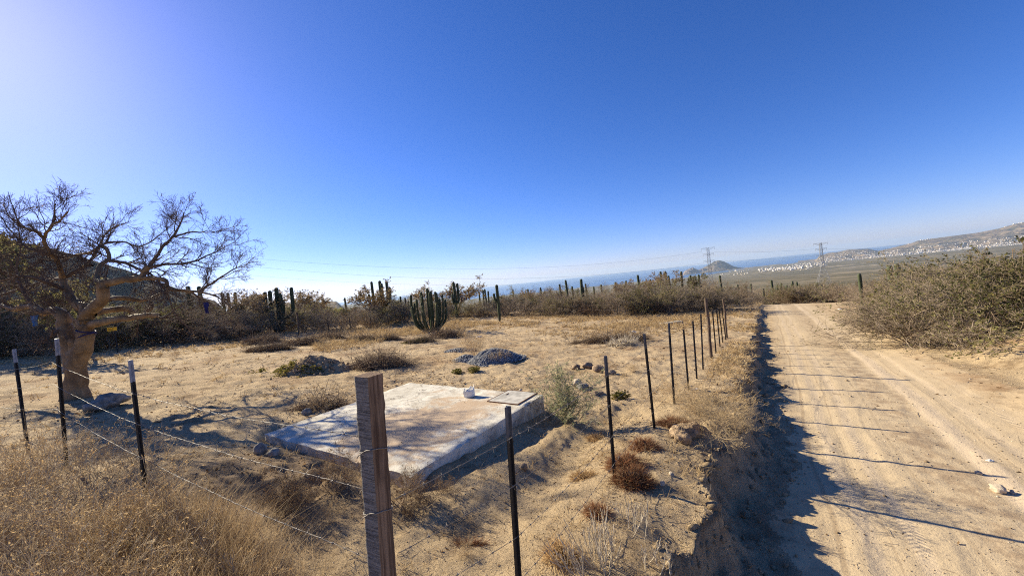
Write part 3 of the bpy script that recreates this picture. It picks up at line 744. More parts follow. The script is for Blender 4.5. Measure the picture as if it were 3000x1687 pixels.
# the fence behind the plot
bf = [((344, 1032), None), ((480, 1018), (478, 965)), ((502, 1015), (500, 985)), ((600, 1007), (595, 954)), ((704, 996), (701, 950)), ((794, 975), (792, 936)), ((964, 977), (962, 928)), ((1028, 970), (1026, 921)), ((1088, 965), (1086, 916)), ((1139, 954), (1137, 912)), ((1187, 951), (1185, 912)),
      ((1419, 930), (1417, 900)), ((1476, 929), (1475, 896)), ((1597, 930), (1596, 892)), ((1735, 932), (1734, 887)), ((1812, 935), (1810, 886)), ((1893, 925), (1892, 873)), ((1978, 925), (1976, 872))]
bfp = []
for k, (lo, hi) in enumerate(bf):
    g = G(*lo); h = 1.3
    if hi is not None: h = float(np.clip(ray(*hi)[2] * g[1] - g[2], .8, 1.45))
    topP = g + np.array([0.0, 0, h])
    if k == 0: continue
    t, g2, h2 = tpost(topP, g, '%s thin steel post of the fence behind the lot counting from the yellow sign' % ordn[k - 1], 'steel posts of the fence behind the lot', None, RAD(180), False)
    bfp.append((g2, t, h2))
g = G(877, 982); hw = float(ray(874, 914)[2] * g[1] - g[2])
wb = woodpost(g + np.array([0, 0, hw]), None, .13, 'reddish brown wooden post of the fence behind the lot beside the brush heaps')
for k, dz in enumerate((.15, .5, .85)):
    pts = [bfp[i][0] + np.array([0, 0, max(bfp[i][2] - dz, .1)]) for i in range(len(bfp))]
    strand(pts, '%s thin wire strand of the fence behind the lot' % ['topmost', 'middle', 'lowest'][k], 'wire strands of the fence behind the lot', 0, .03, .003)
# yellow sign
g = G(344, 1034); hs_ = float(ray(336, 963)[2] * g[1] - g[2])
sg = thing('sign', 'small yellow sign board fixed to a thin post behind the lot', 'sign', g)
put('post', ME_SHAFT, sg, (0, .02, hs_ - HT + .32))
M['yellow'] = m_plain('yellow_sign_paint', (.92, .50, .03), .5, .08, 5); M['ink'] = m_plain('brown_ink', (.30, .12, .01), .6, .1)
wS = 28 * g[1] / 1130; hS = 10.5 * g[1] / 1130
b = MB(); b.box((-wS * .22, -.02, hs_), (wS, .014, hS)); bd = b.build('board', M['yellow'], sg)
b = MB()
for zz_, w_, x_ in ((.16, .52, -.0), (-.14, .44, -.02)):
    x0 = -w_ / 2
    while x0 < w_ / 2:
        l = random.uniform(.03, .07); b.box((wS * (x0 + l / 2 + x_ - .1) - wS * .22, -.0285, hs_ + zz_ * hS), (wS * l, .003, hS * .15)); x0 += l + .018
b.build('lettering', M['ink'], bd)
# concrete beam lying by the roadside fence
p0 = Gd(1663, 816); p1 = Gd(1713, 813)
cb = (p0 + p1) / 2; L = np.linalg.norm((p1 - p0)[:2])
b = MB(); b.box((0, 0, .0), (L, .35, .2)); b.box((L * .3, .02, .106), (L * .3, .2, .012)); o = b.build('concrete_beam', M['concrete'], loc=cb); o.rotation_euler = (0, 0, math.atan2(p1[1] - p0[1], p1[0] - p0[0]))
tag(o, 'pale concrete beam lying in the dry grass by the roadside fence', 'beam')
# ---------------------------------------------------------------- vegetation materials
M['twig'] = m_bark('grey_twig_bark', (.20, .155, .11), (.34, .27, .195))
M['twigbrown'] = m_bark('brown_twig_bark', (.14, .095, .062), (.26, .19, .125))
M['twigpale'] = m_bark('bleached_stalks', (.42, .35, .25), (.62, .54, .41))
M['strawtwig'] = m_bark('straw_twigs', (.40, .285, .15), (.60, .46, .27))
def m_copal():
    t = NT('peeling_copal_bark'); p = t.objco(); a = t.noise(t.scale(p, (3, 3, 2)), 1.5, 6, .65, .6); f = t.noise(t.scale(p, (6, 6, 14)), 2, 5, .7)
    c = t.mix(t.ramp(a, .35, .65), (.13, .08, .038), (.27, .175, .085)); c = t.mix(t.ramp(f, .52, .7, 0, .65), c, (.085, .07, .05)); c = t.mix(t.ramp(a, .60, .70, 0, .5), c, (.31, .23, .14))
    return t.bsdf(c, .7, t.bump(a, .6, .04, t.bump(f, .6, .015)), .3)
M['bark'] = m_copal()
M['darktwig'] = m_bark('copal_twig_bark', (.075, .055, .045), (.14, .10, .075))
M['straw'] = m_leaf('straw_grass', [(.46, .33, .17), (.60, .46, .26), (.36, .235, .11)], trans=.3)
M['weed'] = m_leaf('dry_weed', [(.46, .31, .15), (.62, .45, .24), (.32, .19, .085)], trans=.4)
M['olive'] = m_leaf('olive_leaves', [(.14, .14, .05), (.23, .215, .085), (.28, .225, .10)])
M['green'] = m_leaf('dark_green_leaves', [(.075, .085, .03), (.14, .135, .05), (.19, .155, .06)])
M['greygreen'] = m_leaf('grey_green_leaves', [(.21, .23, .12), (.33, .34, .19), (.42, .39, .24)])
M['tan'] = m_leaf('tan_leaves', [(.22, .15, .075), (.33, .24, .13), (.16, .12, .05)])
M['brown'] = m_leaf('dead_brown_leaves', [(.10, .055, .03), (.19, .115, .06), (.26, .17, .09)])
M['rust_leaf'] = m_leaf('rust_red_weed', [(.19, .08, .04), (.29, .14, .07), (.38, .25, .14)])
M['vine'] = m_leaf('creeper_leaves', [(.075, .08, .02), (.15, .13, .04), (.21, .16, .05)])
def m_cactus():
    t = NT('cactus_skin'); p = t.objco(); n = t.noise(p, 3, 4); z = t.n('SeparateXYZ', {0: p}).outputs[2]
    pt = t.n('NewGeometry').outputs['Pointiness']
    c = t.mix(t.ramp(n, .3, .7), (.034, .045, .022), (.066, .08, .038))
    c = t.mix(t.ramp(pt, .51, .58, 0, .35), c, (.17, .17, .11))
    c = t.mix(t.ramp(t.math('ADD', z, n), 1.0, .5, 0, .7), c, (.12, .10, .075))
    return t.bsdf(c, .75, t.bump(t.noise(p, 25, 3), .4, .02), .2)
M['cactus'] = m_cactus()

# ---------------------------------------------------------------- bushes
def bush_meshes(nm, seed, h, nst, tilt, k2, k3, k4, wood, leaf=None, nl=0, ll=.05, lw=.03, r0=.022, wig=.12, up=.03, arch=0.0, mn=.17):
    g = np.random.default_rng(seed)
    az = g.uniform(0, 2 * np.pi, nst); ti = np.abs(g.normal(tilt[0], tilt[1], nst)); 
    d = np.stack([np.sin(ti) * np.cos(az), np.sin(ti) * np.sin(az), np.cos(ti)], -1)
    p0 = np.stack([.12 * h * g.normal(size=nst) * .5, .12 * h * g.normal(size=nst) * .5, np.full(nst, -.08)], -1)
    L1 = h * g.uniform(.75, 1.15, nst) / (.55 + .45 * np.cos(ti))
    P1 = walk(p0, d, L1, 8, wig, up - arch * .1, g); R1 = r0 * g.uniform(.7, 1.2, nst)[:, None] * np.linspace(1, .3, 8)[None]
    if arch: P1[:, :, 2] -= arch * h * (np.linspace(0, 1, 8)[None] ** 2.2) * np.sin(ti)[:, None]
    P2, R2 = kids(P1, R1, k2, .18, 1.0, .75, h * .42, .6, 5, wig * 1.3, up, g)
    P3, R3 = kids(P2, R2, k3, .15, 1.0, .7, h * .2, .6, 3, .15, up, g)
    P4, R4 = kids(P3, R3, k4, .2, 1.0, .75, h * .10, .75, 2, .1, 0, g)
    R2, R3, R4 = [np.maximum(q, r0 * mn) for q in (R2, R3, R4)]
    b = MB()
    for P, R, s in ((P1, R1, 5), (P2, R2, 4), (P3, R3, 3), (P4, R4, 3)):
        P[:, :, 2] = np.maximum(P[:, :, 2], -.1); v, f = tubes(P, R, s); b.add(v, f)
    ms = b.mesh(nm + '_stems', wood); ml = None
    if leaf is not None:
        n3 = nl // 3
        pa, ta = along(P3, n3, g, .2); pb, tb = along(P4, nl - n3, g, .1)
        pp = np.concatenate([pa, pb]); tt = np.concatenate([ta, tb])
        # leafy and bare patches
        keep = fbm(pp[:, 0] * 1.7 / h * 2 + seed, pp[:, 1] * 1.7 / h * 2 + pp[:, 2] * 2 / h, 3, seed) > -.22
        pp, tt = pp[keep], tt[keep]; n = len(pp)
        v, f = leaves(pp, tt + .9 * rdirs(n, g) + np.array([0, 0, .2]), ll * g.uniform(.6, 1.4, n), lw * g.uniform(.6, 1.4, n), g)
        b2 = MB(); b2.add(v, f); ml = b2.mesh(nm + '_foliage', leaf)
    return ms, ml
PB = {}
PB['thorn'] = [bush_meshes('thorn%d' % i, 100 + i, 2.0, 13, (.75, .3), 7, 6, 4, M['twig'], M['tan'], 650, .045, .03, r0=.02) for i in range(3)]
PB['olive'] = [bush_meshes('olive%d' % i, 120 + i, 2.0, 12, (.7, .3), 7, 6, 3, M['twig'], M['olive'], 3000, .075, .042) for i in range(3)]
PB['green'] = [bush_meshes('green%d' % i, 140 + i, 2.0, 11, (.65, .3), 7, 6, 3, M['twigbrown'], M['green'], 4200, .08, .045) for i in range(2)]
PB['brown'] = [bush_meshes('brown%d' % i, 160 + i, 1.6, 14, (.9, .35), 7, 6, 4, M['twigbrown'], M['brown'], 2200, .06, .035, r0=.016) for i in range(2)]
PB['straw'] = [bush_meshes('strawb%d' % i, 180 + i, 1.3, 24, (.6, .3), 7, 5, 4, M['strawtwig'], M['straw'], 2200, .04, .016, r0=.007) for i in range(2)]
def bush(kind, label, pos, h, group=None, rz=None, name='bush', wide=1.0, idx=None):
    lst = PB[kind]; ms, ml = lst[random.randrange(len(lst)) if idx is None else idx]
    h0 = {'thorn': 2.0, 'olive': 2.0, 'green': 2.0, 'brown': 1.6, 'straw': 1.3}.get(kind, 2.0)
    t = thing(name, label, 'bush', pos, random.uniform(0, 6.28) if rz is None else rz, group)
    k = h / h0; t.scale = (k * wide, k * wide, k)
    put('stems', ms, t)
    if ml is not None: put('foliage', ml, t)
    return t
LAB = {'thorn': 'leafless grey thorn bush in the scrub %s', 'olive': 'olive leaved bush in the scrub %s', 'green': 'dark green bush in the scrub %s', 'brown': 'dead brown bush in the scrub %s', 'straw': 'straw coloured dry bush in the scrub %s'}
GRP = {'thorn': 'leafless thorn bushes %s', 'olive': 'olive bushes %s', 'green': 'dark green bushes %s', 'brown': 'dead brown bushes %s', 'straw': 'dry straw bushes %s'}
LM = [(150, 'behind the bare copal trunk'), (420, 'beyond the yellow sign'), (640, 'under the right side of the copal crown'), (740, 'near the three thin cactus columns'), (850, 'round the thick cactus cluster'), (960, 'beyond the reddish wooden post'), (1060, 'left of the candelabra cactus'), (1160, 'right of the candelabra cactus'), (1280, 'behind the large organ pipe cactus'), (1400, 'behind the two armed cactus'), (1520, 'round the single curved cactus'), (1680, 'below the pair of slim cactus columns'), (1800, 'right of the thick cactus column'), (1910, 'round the lone column among thorn bushes'), (2020, 'below the cactus row against the sea'), (9999, 'beside the far end of the roadside fence')]
def where_of(pos, back):
    u = pos[0] / pos[1] * 1130 + 1500
    nm = next(b_ for a_, b_ in LM if u < a_)
    return nm + (', front row' if back < 3 else ', few rows back' if back < 9 else ', deep inside')
def belt_bush(pos, h, where, weights=(.36, .3, .12, .16, .06), wide=1.1, spot=None):
    k = random.choices(['thorn', 'olive', 'green', 'brown', 'straw'], weights)[0]
    if k == 'straw': h *= .6
    if k == 'brown': h *= .8
    sz = 'low ' if h < 1.5 else 'tall ' if h > 2.2 else ''
    lab = (sz + LAB[k].replace(' in the scrub %s', ' ') + spot) if spot else LAB[k] % where
    return bush(k, lab, pos, h, GRP[k] % where, wide=wide)
# the belt behind the lot
fu = np.array([-400, 344, 480, 502, 600, 704, 794, 964, 1028, 1088, 1139, 1187, 1419, 1476, 1597, 1735, 1812, 1893, 1978, 2120])
fD = []
for k, (lo, hi) in enumerate(bf): fD.append(G(*lo)[1])
fD = np.array([fD[0] - 4] + fD + [fD[-1] + 3])
def place_uD(u, D):
    d = ray(u, 850.0); x = d[0] * D; return np.array([x, D, float(H(x, D))])
for k in range(195):
    u = random.uniform(-150, 2110) if k > 60 else -60 + k * 36
    off = 1.3 + (random.random() ** 1.6) * 22 if k > 60 else random.uniform(1.2, 3.0)
    D = float(np.interp(u, fu, fD)) + off
    p = place_uD(u, D); s_, t_ = st(p[0], p[1])
    if t_ > -1.9: continue
    tall = float(np.interp(u, [0, 400, 900, 1400, 1800, 2100], [2.5, 1.95, 1.7, 1.8, 2.1, 2.05]))
    belt_bush(p, tall * random.uniform(.7, 1.2) * (.8 if off < 3 else 1.0), 'behind the lot', (.36, .36, .12, .12, .04) if u > 900 else (.30, .28, .16, .24, .02), 1.25, where_of(p, off))
# taller, thin-crowned trees standing in the belt
def crown_tree_meshes(seed, h, leaf, nl, wood):
    g = np.random.default_rng(seed)
    P0 = walk(np.array([[0, 0, -.1]]), np.array([[.12, .05, 1.]]), np.array([h * .5]), 6, .1, .05, g); R0 = .07 * np.linspace(1, .7, 6)[None]
    P1, R1 = kids(P0, R0, 9, .6, 1.0, .75, h * .55, .6, 7, .13, .05, g)
    P2, R2 = kids(P1, R1, 7, .3, 1.0, .6, h * .22, .6, 4, .15, .06, g)
    P3, R3 = kids(P2, R2, 6, .2, 1.0, .7, h * .09, .7, 3, .15, .02, g)
    b0 = MB(); v, f = tubes(P0, R0, 7); b0.add(v, f)
    b = MB()
    for P, R, s in ((P1, R1, 5), (P2, R2, 4), (P3, R3, 3)): v, f = tubes(P, np.maximum(R, .006), s); b.add(v, f)
    pp, tt = along(P3, nl, g); v, f = leaves(pp, tt + rdirs(nl, g), .10 * g.uniform(.6, 1.4, nl), .055, g); b2 = MB(); b2.add(v, f)
    return b0.mesh('trunk', wood), b.mesh('branches', wood), b2.mesh('foliage', leaf)
CT = [crown_tree_meshes(201, 3.6, M['tan'], 2600, M['twigbrown']), crown_tree_meshes(202, 3.6, M['tan'], 1700, M['twig']), crown_tree_meshes(203, 3.6, M['olive'], 3600, M['twigbrown'])]
def crown_tree(u, vtop, D, label, k, wide=1.0):
    p = place_uD(u, D); h = ray(u, vtop)[2] * D - p[2]
    t = thing('tree', label, 'tree', p, random.uniform(0, 6), 'thin crowned trees in the scrub behind the lot'); s = h / 3.5; t.scale = (s * wide, s * wide, s)
    for nm, me in zip(('trunk', 'branches', 'foliage'), CT[k]): put(nm, me, t)
for args in ((1055, 822, 30, 'thin tree with sparse tan crown left of the candelabra cactus', 0, 1.5), (1325, 813, 39, 'wide umbrella crowned tree with tan leaves behind the two armed cactus', 0, 1.75), (1223, 825, 40, 'small pale crowned tree between the candelabra cactus and the umbrella tree', 0, 1.2),
             (937, 848, 38, 'small round crowned tree beyond the brown wooden post', 0, 1.1), (850, 838, 34, 'flat crowned leafless tree just behind the cactus cluster', 1, 1.6), (745, 828, 27, 'leafless branching tree behind the brush heaps near the cactus cluster', 1, 1.1), (690, 840, 25, 'bare branching tree near the right end of the copal crown', 1, 1.0),
             (1530, 840, 40, 'low wide leafless tree behind the single curved cactus', 1, 1.2), (1965, 775, 44, 'bare tree rising above the bushes before the headland', 1, 1.0), (1890, 800, 42, 'grey leafless tree among thorn bushes beside the road fence', 1, 1.2), (1800, 815, 40, 'greyish bare tree left of the four short cactus columns', 1, 1.1), (2040, 795, 42, 'olive crowned tree near the end of the roadside fence', 2, 1.0),
             (60, 690, 21, 'tall yellow leaved tree behind the bare copal trunk at the edge of the lot', 2, 1.0), (-90, 650, 22, 'tall leafy tree at the far edge of the lot behind the dark steel post', 2, 1.1), (240, 800, 17, 'leafy tree behind the fork of the copal trunk', 2, 1.0)):
    crown_tree(*args)

# ---------------------------------------------------------------- right side of the road
PB['mesq'] = [bush_meshes('mesquite%d' % i, 230 + i, 2.6, 22, (.85, .3), 9, 6, 3, M['twig'], M['olive'], 2600 + 9000 * i, .055 + .02 * i, .032 + .012 * i, r0=.024, wig=.14, up=.0, arch=.28) for i in range(2)] + [bush_meshes('mesquite2', 236, 2.6, 20, (.75, .3), 9, 6, 3, M['twig'], M['green'], 13000, .07, .042, r0=.022, wig=.14, up=.0, arch=.22)]
def mesq(u, v, D, h, idx, label, wide=1.0):
    p = place_uD(u * KD, D) if v is None else Gd(u, v)
    d = rayd(u, 860); p = np.array([d[0] * D, D, 0]) if v is None else p
    p[2] = float(H(p[0], p[1])) - .05
    t = thing('bush', label, 'bush', p, random.uniform(0, 6), None); k = h / 2.6 * .82; t.scale = (k * wide * 1.15, k * wide * 1.15, k)
    put('stems', PB['mesq'][idx][0], t); put('foliage', PB['mesq'][idx][1], t)
mesq(2315, None, 12.9, 2.45, 0, 'large grey thorn bush with arching bare branches right beside the road', 1.15)
mesq(2430, None, 12.4, 2.6, 1, 'large olive mesquite bush above the sandy berm beside the road', 1.15)
mesq(2545, None, 11.6, 2.7, 2, 'dense dark green mesquite bush at the right edge above the sandy berm', 1.1)
mesq(2640, None, 11.5, 2.9, 2, 'dark green mesquite bush cut by the right edge of the view', 1.0)
mesq(2235, None, 16.0, 2.2, 0, 'grey arching thorn bush just beyond the largest roadside bush', 1.0)
mesq(2390, None, 17.5, 2.9, 1, 'tall olive bush behind the large grey thorn bush', 1.1)
mesq(2520, None, 17.0, 3.1, 1, 'tall pale olive bush rising behind the dark green mesquite', 1.2)
mesq(2290, None, 23, 2.6, 0, 'grey bush beside the two thick cactus columns right of the road', 1.2)
mesq(2600, None, 15.5, 2.9, 1, 'tallest olive bush at the right edge of the view', 1.1)
p = Gd(2163, 772); bush('thorn', 'small grey leafless bush on the sandy bank right of the road', p, 1.5)
for k in range(60):
    s_ = random.uniform(18, 62); t_ = float(t_right(np.array([s_]))[0]) + 2.2 + random.random() ** 1.5 * 16
    x, y = xy(s_, t_)
    if x / y > 1.6 : continue
    belt_bush((x, y, float(H(x, y))), random.uniform(1.4, 2.4), 'right of the road', (.44, .32, .08, .1, .06), 1.3, ('near the roadside mesquites' if s_ < 26 else 'halfway to the road bend' if s_ < 42 else 'right of the road bend') + (', near the sandy edge' if t_ - t_right(np.array([s_]))[0] < 5 else ', well back'))
p = Gd(1985, 757); bush('brown', 'round dark brown bush standing where the road bends', p, 2.1, wide=1.3)
p = Gd(1950, 756); bush('thorn', 'grey leafless bush between the cactus clump and the bend of the road', p, 1.9, wide=1.2)
p = Gd(2060, 748); bush('olive', 'low olive bush right of the round brown bush at the road bend', p, 1.8, wide=1.5)
for k in range(60):
    s_ = random.uniform(50, 78); t_ = random.choice([random.uniform(-9, -1.2), random.uniform(1.8, 14)])
    x, y = xy(s_, t_); belt_bush((x, y, float(H(x, y))), random.uniform(1.3, 2.3), 'beyond the bend of the road', (.42, .30, .1, .1, .08), 1.3, 'beyond the road bend, %s' % ('left of the track' if t_ < 0 else 'right of it') + (' by the cacti' if s_ < 60 else ', farther off' if s_ < 70 else ' where it dips'))
for k in range(26):
    u_ = 1905 + 210 * (k / 26) + random.uniform(-6, 6); d = rayd(u_, 752); D = random.uniform(44, 52) if u_ > 1965 else random.uniform(58, 66)
    x = d[0] * D; s_, t_ = st(x, D)
    if -.9 < t_ < 1.6: continue
    belt_bush((x, D, float(H(x, D))), random.uniform(1.5, 2.3), 'beyond the bend of the road', (.36, .40, .12, .08, .04), 1.3, 'on the crest beside the %s' % ('cactus clump at the bend' if u_ < 1990 else 'round brown bush' if u_ < 2050 else 'end of the mesquites'))
# the far scrub that reads as one mass
def scrub():
    n = 9500; g = np.random.default_rng(41)
    r = np.exp(g.uniform(math.log(70), math.log(520), n)); a = RAD(1) * g.uniform(-58, 58, n)
    x, y = r * np.sin(a), r * np.cos(a); s_, t_ = st(x, y)
    ok = ~((np.abs(t_ - .5) < 1.8) & (s_ < 130)); x, y, r = x[ok], y[ok], r[ok]; n = len(x)
    z = H(x, y); h = g.uniform(.8, 2.2, n) * np.interp(r, [70, 520], [1, 1.5])
    m = 22
    d = rdirs(n * m, g); d[:, 2] = np.abs(d[:, 2]); rad = g.uniform(.5, 1, n * m) ** .5
    P = np.repeat(np.stack([x, y, z], -1), m, 0) + d * rad[:, None] * np.repeat(np.stack([h * .75, h * .75, h], -1), m, 0)
    S = np.repeat(h, m) * g.uniform(.22, .5, n * m)
    for nm, mt, sel in (('scrub', M['olive'], 0), ('thorn_scrub', M['tan'], 1), ('brown_scrub', M['brown'], 2)):
        q = np.repeat(g.integers(0, 3, n) == sel, m) if sel else np.repeat(g.integers(0, 3, n) != 5, m)
        if sel: continue
        v, f = leaves(P[q], rdirs(q.sum(), g), S[q], S[q] * .7, g)
        b = MB(); o_ = np.arange(len(f)); kind = np.repeat(g.integers(0, 3, n), m)[q]
        b.add(v, f[kind == 0], 0); b.n -= len(v); b.add(np.zeros((0, 3)), f[kind == 1], 1); b.add(np.zeros((0, 3)), f[kind == 2], 2); b.n += len(v)
        o = b.build('scrub', [M['olive'], M['tan'], M['brown']]); o['kind'] = 'stuff'
scrub()

# ---------------------------------------------------------------- cacti
def cactus_mesh(path, r, K=16, ribs=10):
    P = smoothpath(path, 5); n = len(P); u = np.linspace(0, 1, n)
    L = np.linalg.norm(np.diff(P, axis=0), axis=1).sum(); d = (1 - u) * L
    rr = r * (.82 + .18 * np.sin(np.clip(u * 1.3, 0, 1) * np.pi * .5)) * (1 + .05 * vn(u * L * 2.2, u * 0 + r * 77, 7)) + .002
    tn = nrm(P[-1:] - P[-3:-2])[0]; keep = d > r * 1.1; keep[:2] = True; tipP = P[-1]; rb = rr[keep][-1]; P, rr = P[keep], rr[keep]; th = np.linspace(0, 1.5, 6)
    P = np.vstack([P] + [(tipP - tn * rb * .95 * (1 - math.sin(a_)))[None] for a_ in th]); rr = np.concatenate([rr, rb * np.cos(th) * .98])
    prof = np.where(np.arange(ribs * 2) % 2 == 0, 1.0, .80)
    b = MB(); v, f = tubes(P[None], rr[None], ribs * 2, prof); b.add(v, f); return b
def cactus(u, v, D, vtop, label, arms, r=.09, group='columnar cacti in the scrub', ang=None):
    """arms: (x along the view's cross direction, y away, z where it leaves the base, height, width scale), all as shares of the height"""
    d = ray(u, vtop)
    if D is None: g_ = G(u, v); D = g_[1]; 
    x = d[0] * D; p = np.array([x, D, float(H(x, D)) - .05]); h = d[2] * D - p[2]
    t = thing('cactus', label, 'cactus', p, 0, group)
    for k, (ax, ay, z0, z1, w) in enumerate(arms):
        if z0 <= 0.01: path = [(ax * h * .15, ay * h * .15, -.1), (ax * h * .45, ay * h * .45, z1 * h * .10), (ax * h * .85, ay * h * .85, z1 * h * .32), (ax * h, ay * h, z1 * h * .62), (ax * h + .02 * h * random.uniform(-1, 1), ay * h, z1 * h)]
        else: path = [(ax * h * .1, ay * h * .1, z0 * h), (ax * h * .7, ay * h * .7, z0 * h + .04 * h), (ax * h, ay * h, z0 * h + .14 * h), (ax * h * 1.06, ay * h * 1.06, z1 * h)]
        cactus_mesh(path, r * w * (h / 2.2) ** .5).build('trunk' if k == 0 else 'arm', M['cactus'], t, smooth=False)
    return t
gg = np.random.default_rng(5)
big = [(0, 0, 0, 1.0, 1.05)]
for k, a in enumerate(np.linspace(0, 6.28, 15, endpoint=False)):
    q = .22 + .13 * (k % 2) + .04 * gg.normal(); big.append((q * math.cos(a) * 1.15, q * math.sin(a), 0, .62 + .32 * gg.random(), .9))
big += [(.10, -.1, 0, .93, .9), (-.14, .05, 0, .85, .9), (-.32, .0, 0, .7, .85), (.33, -.05, 0, .83, .85)]
cactus(1250, 972, None, 844, 'large many stemmed organ pipe cactus standing in the open lot', big, .068, 'columnar cacti')
cactus(1112, None, 33, 822, 'candelabra cactus with five upright arms left of the large organ pipe cactus', [(0, 0, 0, 1, 1.1), (-.18, 0, .35, 1.0, .9), (.14, .02, .38, .96, .9), (.22, -.05, .42, .83, .9), (-.28, .04, .3, .72, .85), (.07, -.1, .4, .93, .9)], .092)
cactus(1092, None, 32, 882, 'short thin cactus stem beside the candelabra cactus', [(0, 0, 0, 1, 1), (-.15, 0, .3, .9, .9)], .08)
cactus(1329, 935, None, 826, 'two armed cactus with bare trunk right of the large organ pipe cactus', [(0, 0, 0, 1, 1.0), (.085, 0, .42, .96, .95), (-.07, .02, .40, .70, .85)], .095)
cactus(1172, 930, None, 868, 'small branching cactus between the candelabra and the large organ pipe cactus', [(0, 0, 0, 1, 1), (-.22, 0, .2, .8, .9), (.2, 0, .2, .92, .9), (.32, .05, .25, .75, .8)], .09)
cactus(808, None, 27, 842, 'thick cactus cluster of six columns behind the brush heaps', [(0, 0, 0, 1, 1.2), (-.26, 0, 0, .93, 1.2), (-.17, .05, 0, .95, 1.2), (.12, -.05, 0, .86, 1.1), (.32, 0, .3, .97, 1.1), (.05, .1, 0, .7, 1.1), (-.1, -.1, 0, .6, 1)], .088)
cactus(1452, 943, None, 834, 'single curved cactus column at the edge of the dry grass', [(.02, 0, 0, 1, 1), (-.07, .02, .55, .78, .8)], .10)
singles = [(1639, 40, 832, 'slim cactus column left of the taller pair above the scrub', 1), (1657, 42, 820, 'taller of two slim cactus columns standing close together above the scrub', 1), (1700, 37, 817, 'thick cactus column with short side stem in front of the olive bush', 1.15), (1715, 48, 831, 'thin distant cactus column behind the thick column', .9), (1868, 42, 805, 'single cactus column among the grey thorn bushes', 1.05), (1880, 46, 838, 'short cactus stem beside the single column among the thorn bushes', .9),
           (1935, 47, 795, 'left column of the cactus row seen against the sea below the bare tree', 1), (1948, 47, 795, 'thick middle column of the cactus row seen against the sea', 1.1), (1959, 48, 807, 'short right column of the cactus row seen against the sea', .95), (1994, 46, 795, 'lone cactus column just left of the headland', 1.05), (2109, 46, 806, 'dark cactus column above the bushes in front of the town', 1.0), (1738, 55, 839, 'tiny cactus top above the olive bushes', .9),
           (651, 32, 857, 'cactus column below the tip of the copal branches', 1), (667, 33, 857, 'middle cactus column of the three left of the distant hill', 1), (687, 34, 855, 'right cactus column of the three left of the distant hill', 1), (761, 30, 864, 'dark leaning cactus column left of the thick cactus cluster', 1.1), (549, 27, 838, 'thick cactus column seen through the copal crown', 1.2), (584, 27, 838, 'second thick cactus column seen through the copal crown', 1.2),
           (1402, 60, 855, 'faint cactus column left of the distant trio', 1), (1413, 60, 850, 'left column of the distant cactus trio', 1), (1420, 60, 846, 'middle column of the distant cactus trio', 1), (1428, 60, 852, 'right column of the distant cactus trio', 1)]
for u, D, vt, lab, w in singles:
    arms = [(.01, 0, 0, 1, w)]
    if w > 1.1: arms.append((.05, 0, .4, .75, .8))
    cactus(u, None, D, vt, lab, arms, .092)
for u, vt, D in ((1545, 846, 58), (1583, 842, 55), (1610, 846, 62), (1676, 838, 57), (1760, 833, 58), (1800, 826, 56), (1832, 822, 60), (1905, 818, 57), (1925, 815, 60), (2020, 806, 58), (2046, 804, 57), (1502, 848, 60), (1260, 858, 50), (1010, 872, 46), (905, 868, 45)):
    cactus(u, None, D, vt, 'thin dark cactus column far off in the scrub behind the lot', [(.01, 0, 0, 1, 1)] + ([(.12, 0, .3, .8, .9)] if u % 2 else []), .10, 'thin far cactus columns in the scrub')
cactus(2262, None, 58, 820, 'large dark cactus clump left of the round brown bush at the road bend', [(0, 0, 0, 1, 1), (-.3, 0, .3, .75, .9), (.15, 0, 0, .82, 1), (.3, .05, 0, .72, 1), (.45, 0, .2, .78, .9), (.22, -.1, 0, .6, 1), (.6, .1, .2, .7, .9)], .11, 'cacti beyond the bend of the road')
cactus(2184, None, 60, 834, 'dark two armed cactus at the end of the road left of the cactus clump', [(0, 0, 0, 1, 1.4), (.2, 0, .2, 1.02, .9), (-.2, 0, .2, .9, .9)], .11, 'cacti beyond the bend of the road')
for u, vt, D, n, lab in ((2160, 833, 62, 3, 'small cactus group among bushes left of the road end'), (2322, 823, 68, 4, 'cactus group above the round brown bush'), (2335, 825, 70, 3, 'cactus group right of the one above the round brown bush'), (2288, 829, 75, 5, 'pale cactus clump behind the large dark clump'), (2358, 834, 60, 2, 'short cactus pair right of the round brown bush'), (2390, 833, 52, 1, 'thin cactus column in front of the pylon foot'), (2396, 827, 53, 2, 'taller cactus column in front of the pylon foot'), (2201, 839, 66, 1, 'lone short cactus beyond the road end')):
    arms = [(0, 0, 0, 1, 1.0)] + [(gg.uniform(-.5, .5), gg.uniform(-.2, .2), 0, gg.uniform(.6, .95), .9) for _ in range(n - 1)]
    cactus(u, None, D, vt, lab, arms, .11, 'cacti beyond the bend of the road')
for u, vt, D, lab, w in ((2518, 801, 24, 'ribbed green cactus column at the left of the grey bush right of the road', .8), (2605, 778, 21, 'left of two thick dark cactus columns among the bushes right of the road', .9), (2625, 772, 22, 'right of two thick dark cactus columns among the bushes right of the road', .9), (2883, 809, 13.0, 'stout pale ribbed cactus top inside the olive mesquite', 1.35), (2808, 760, 24, 'thin cactus tip above the mesquite bushes', .8)):
    cactus(u, None, D, vt, lab, [(.01, 0, 0, 1, w)], .115, 'cacti right of the road')

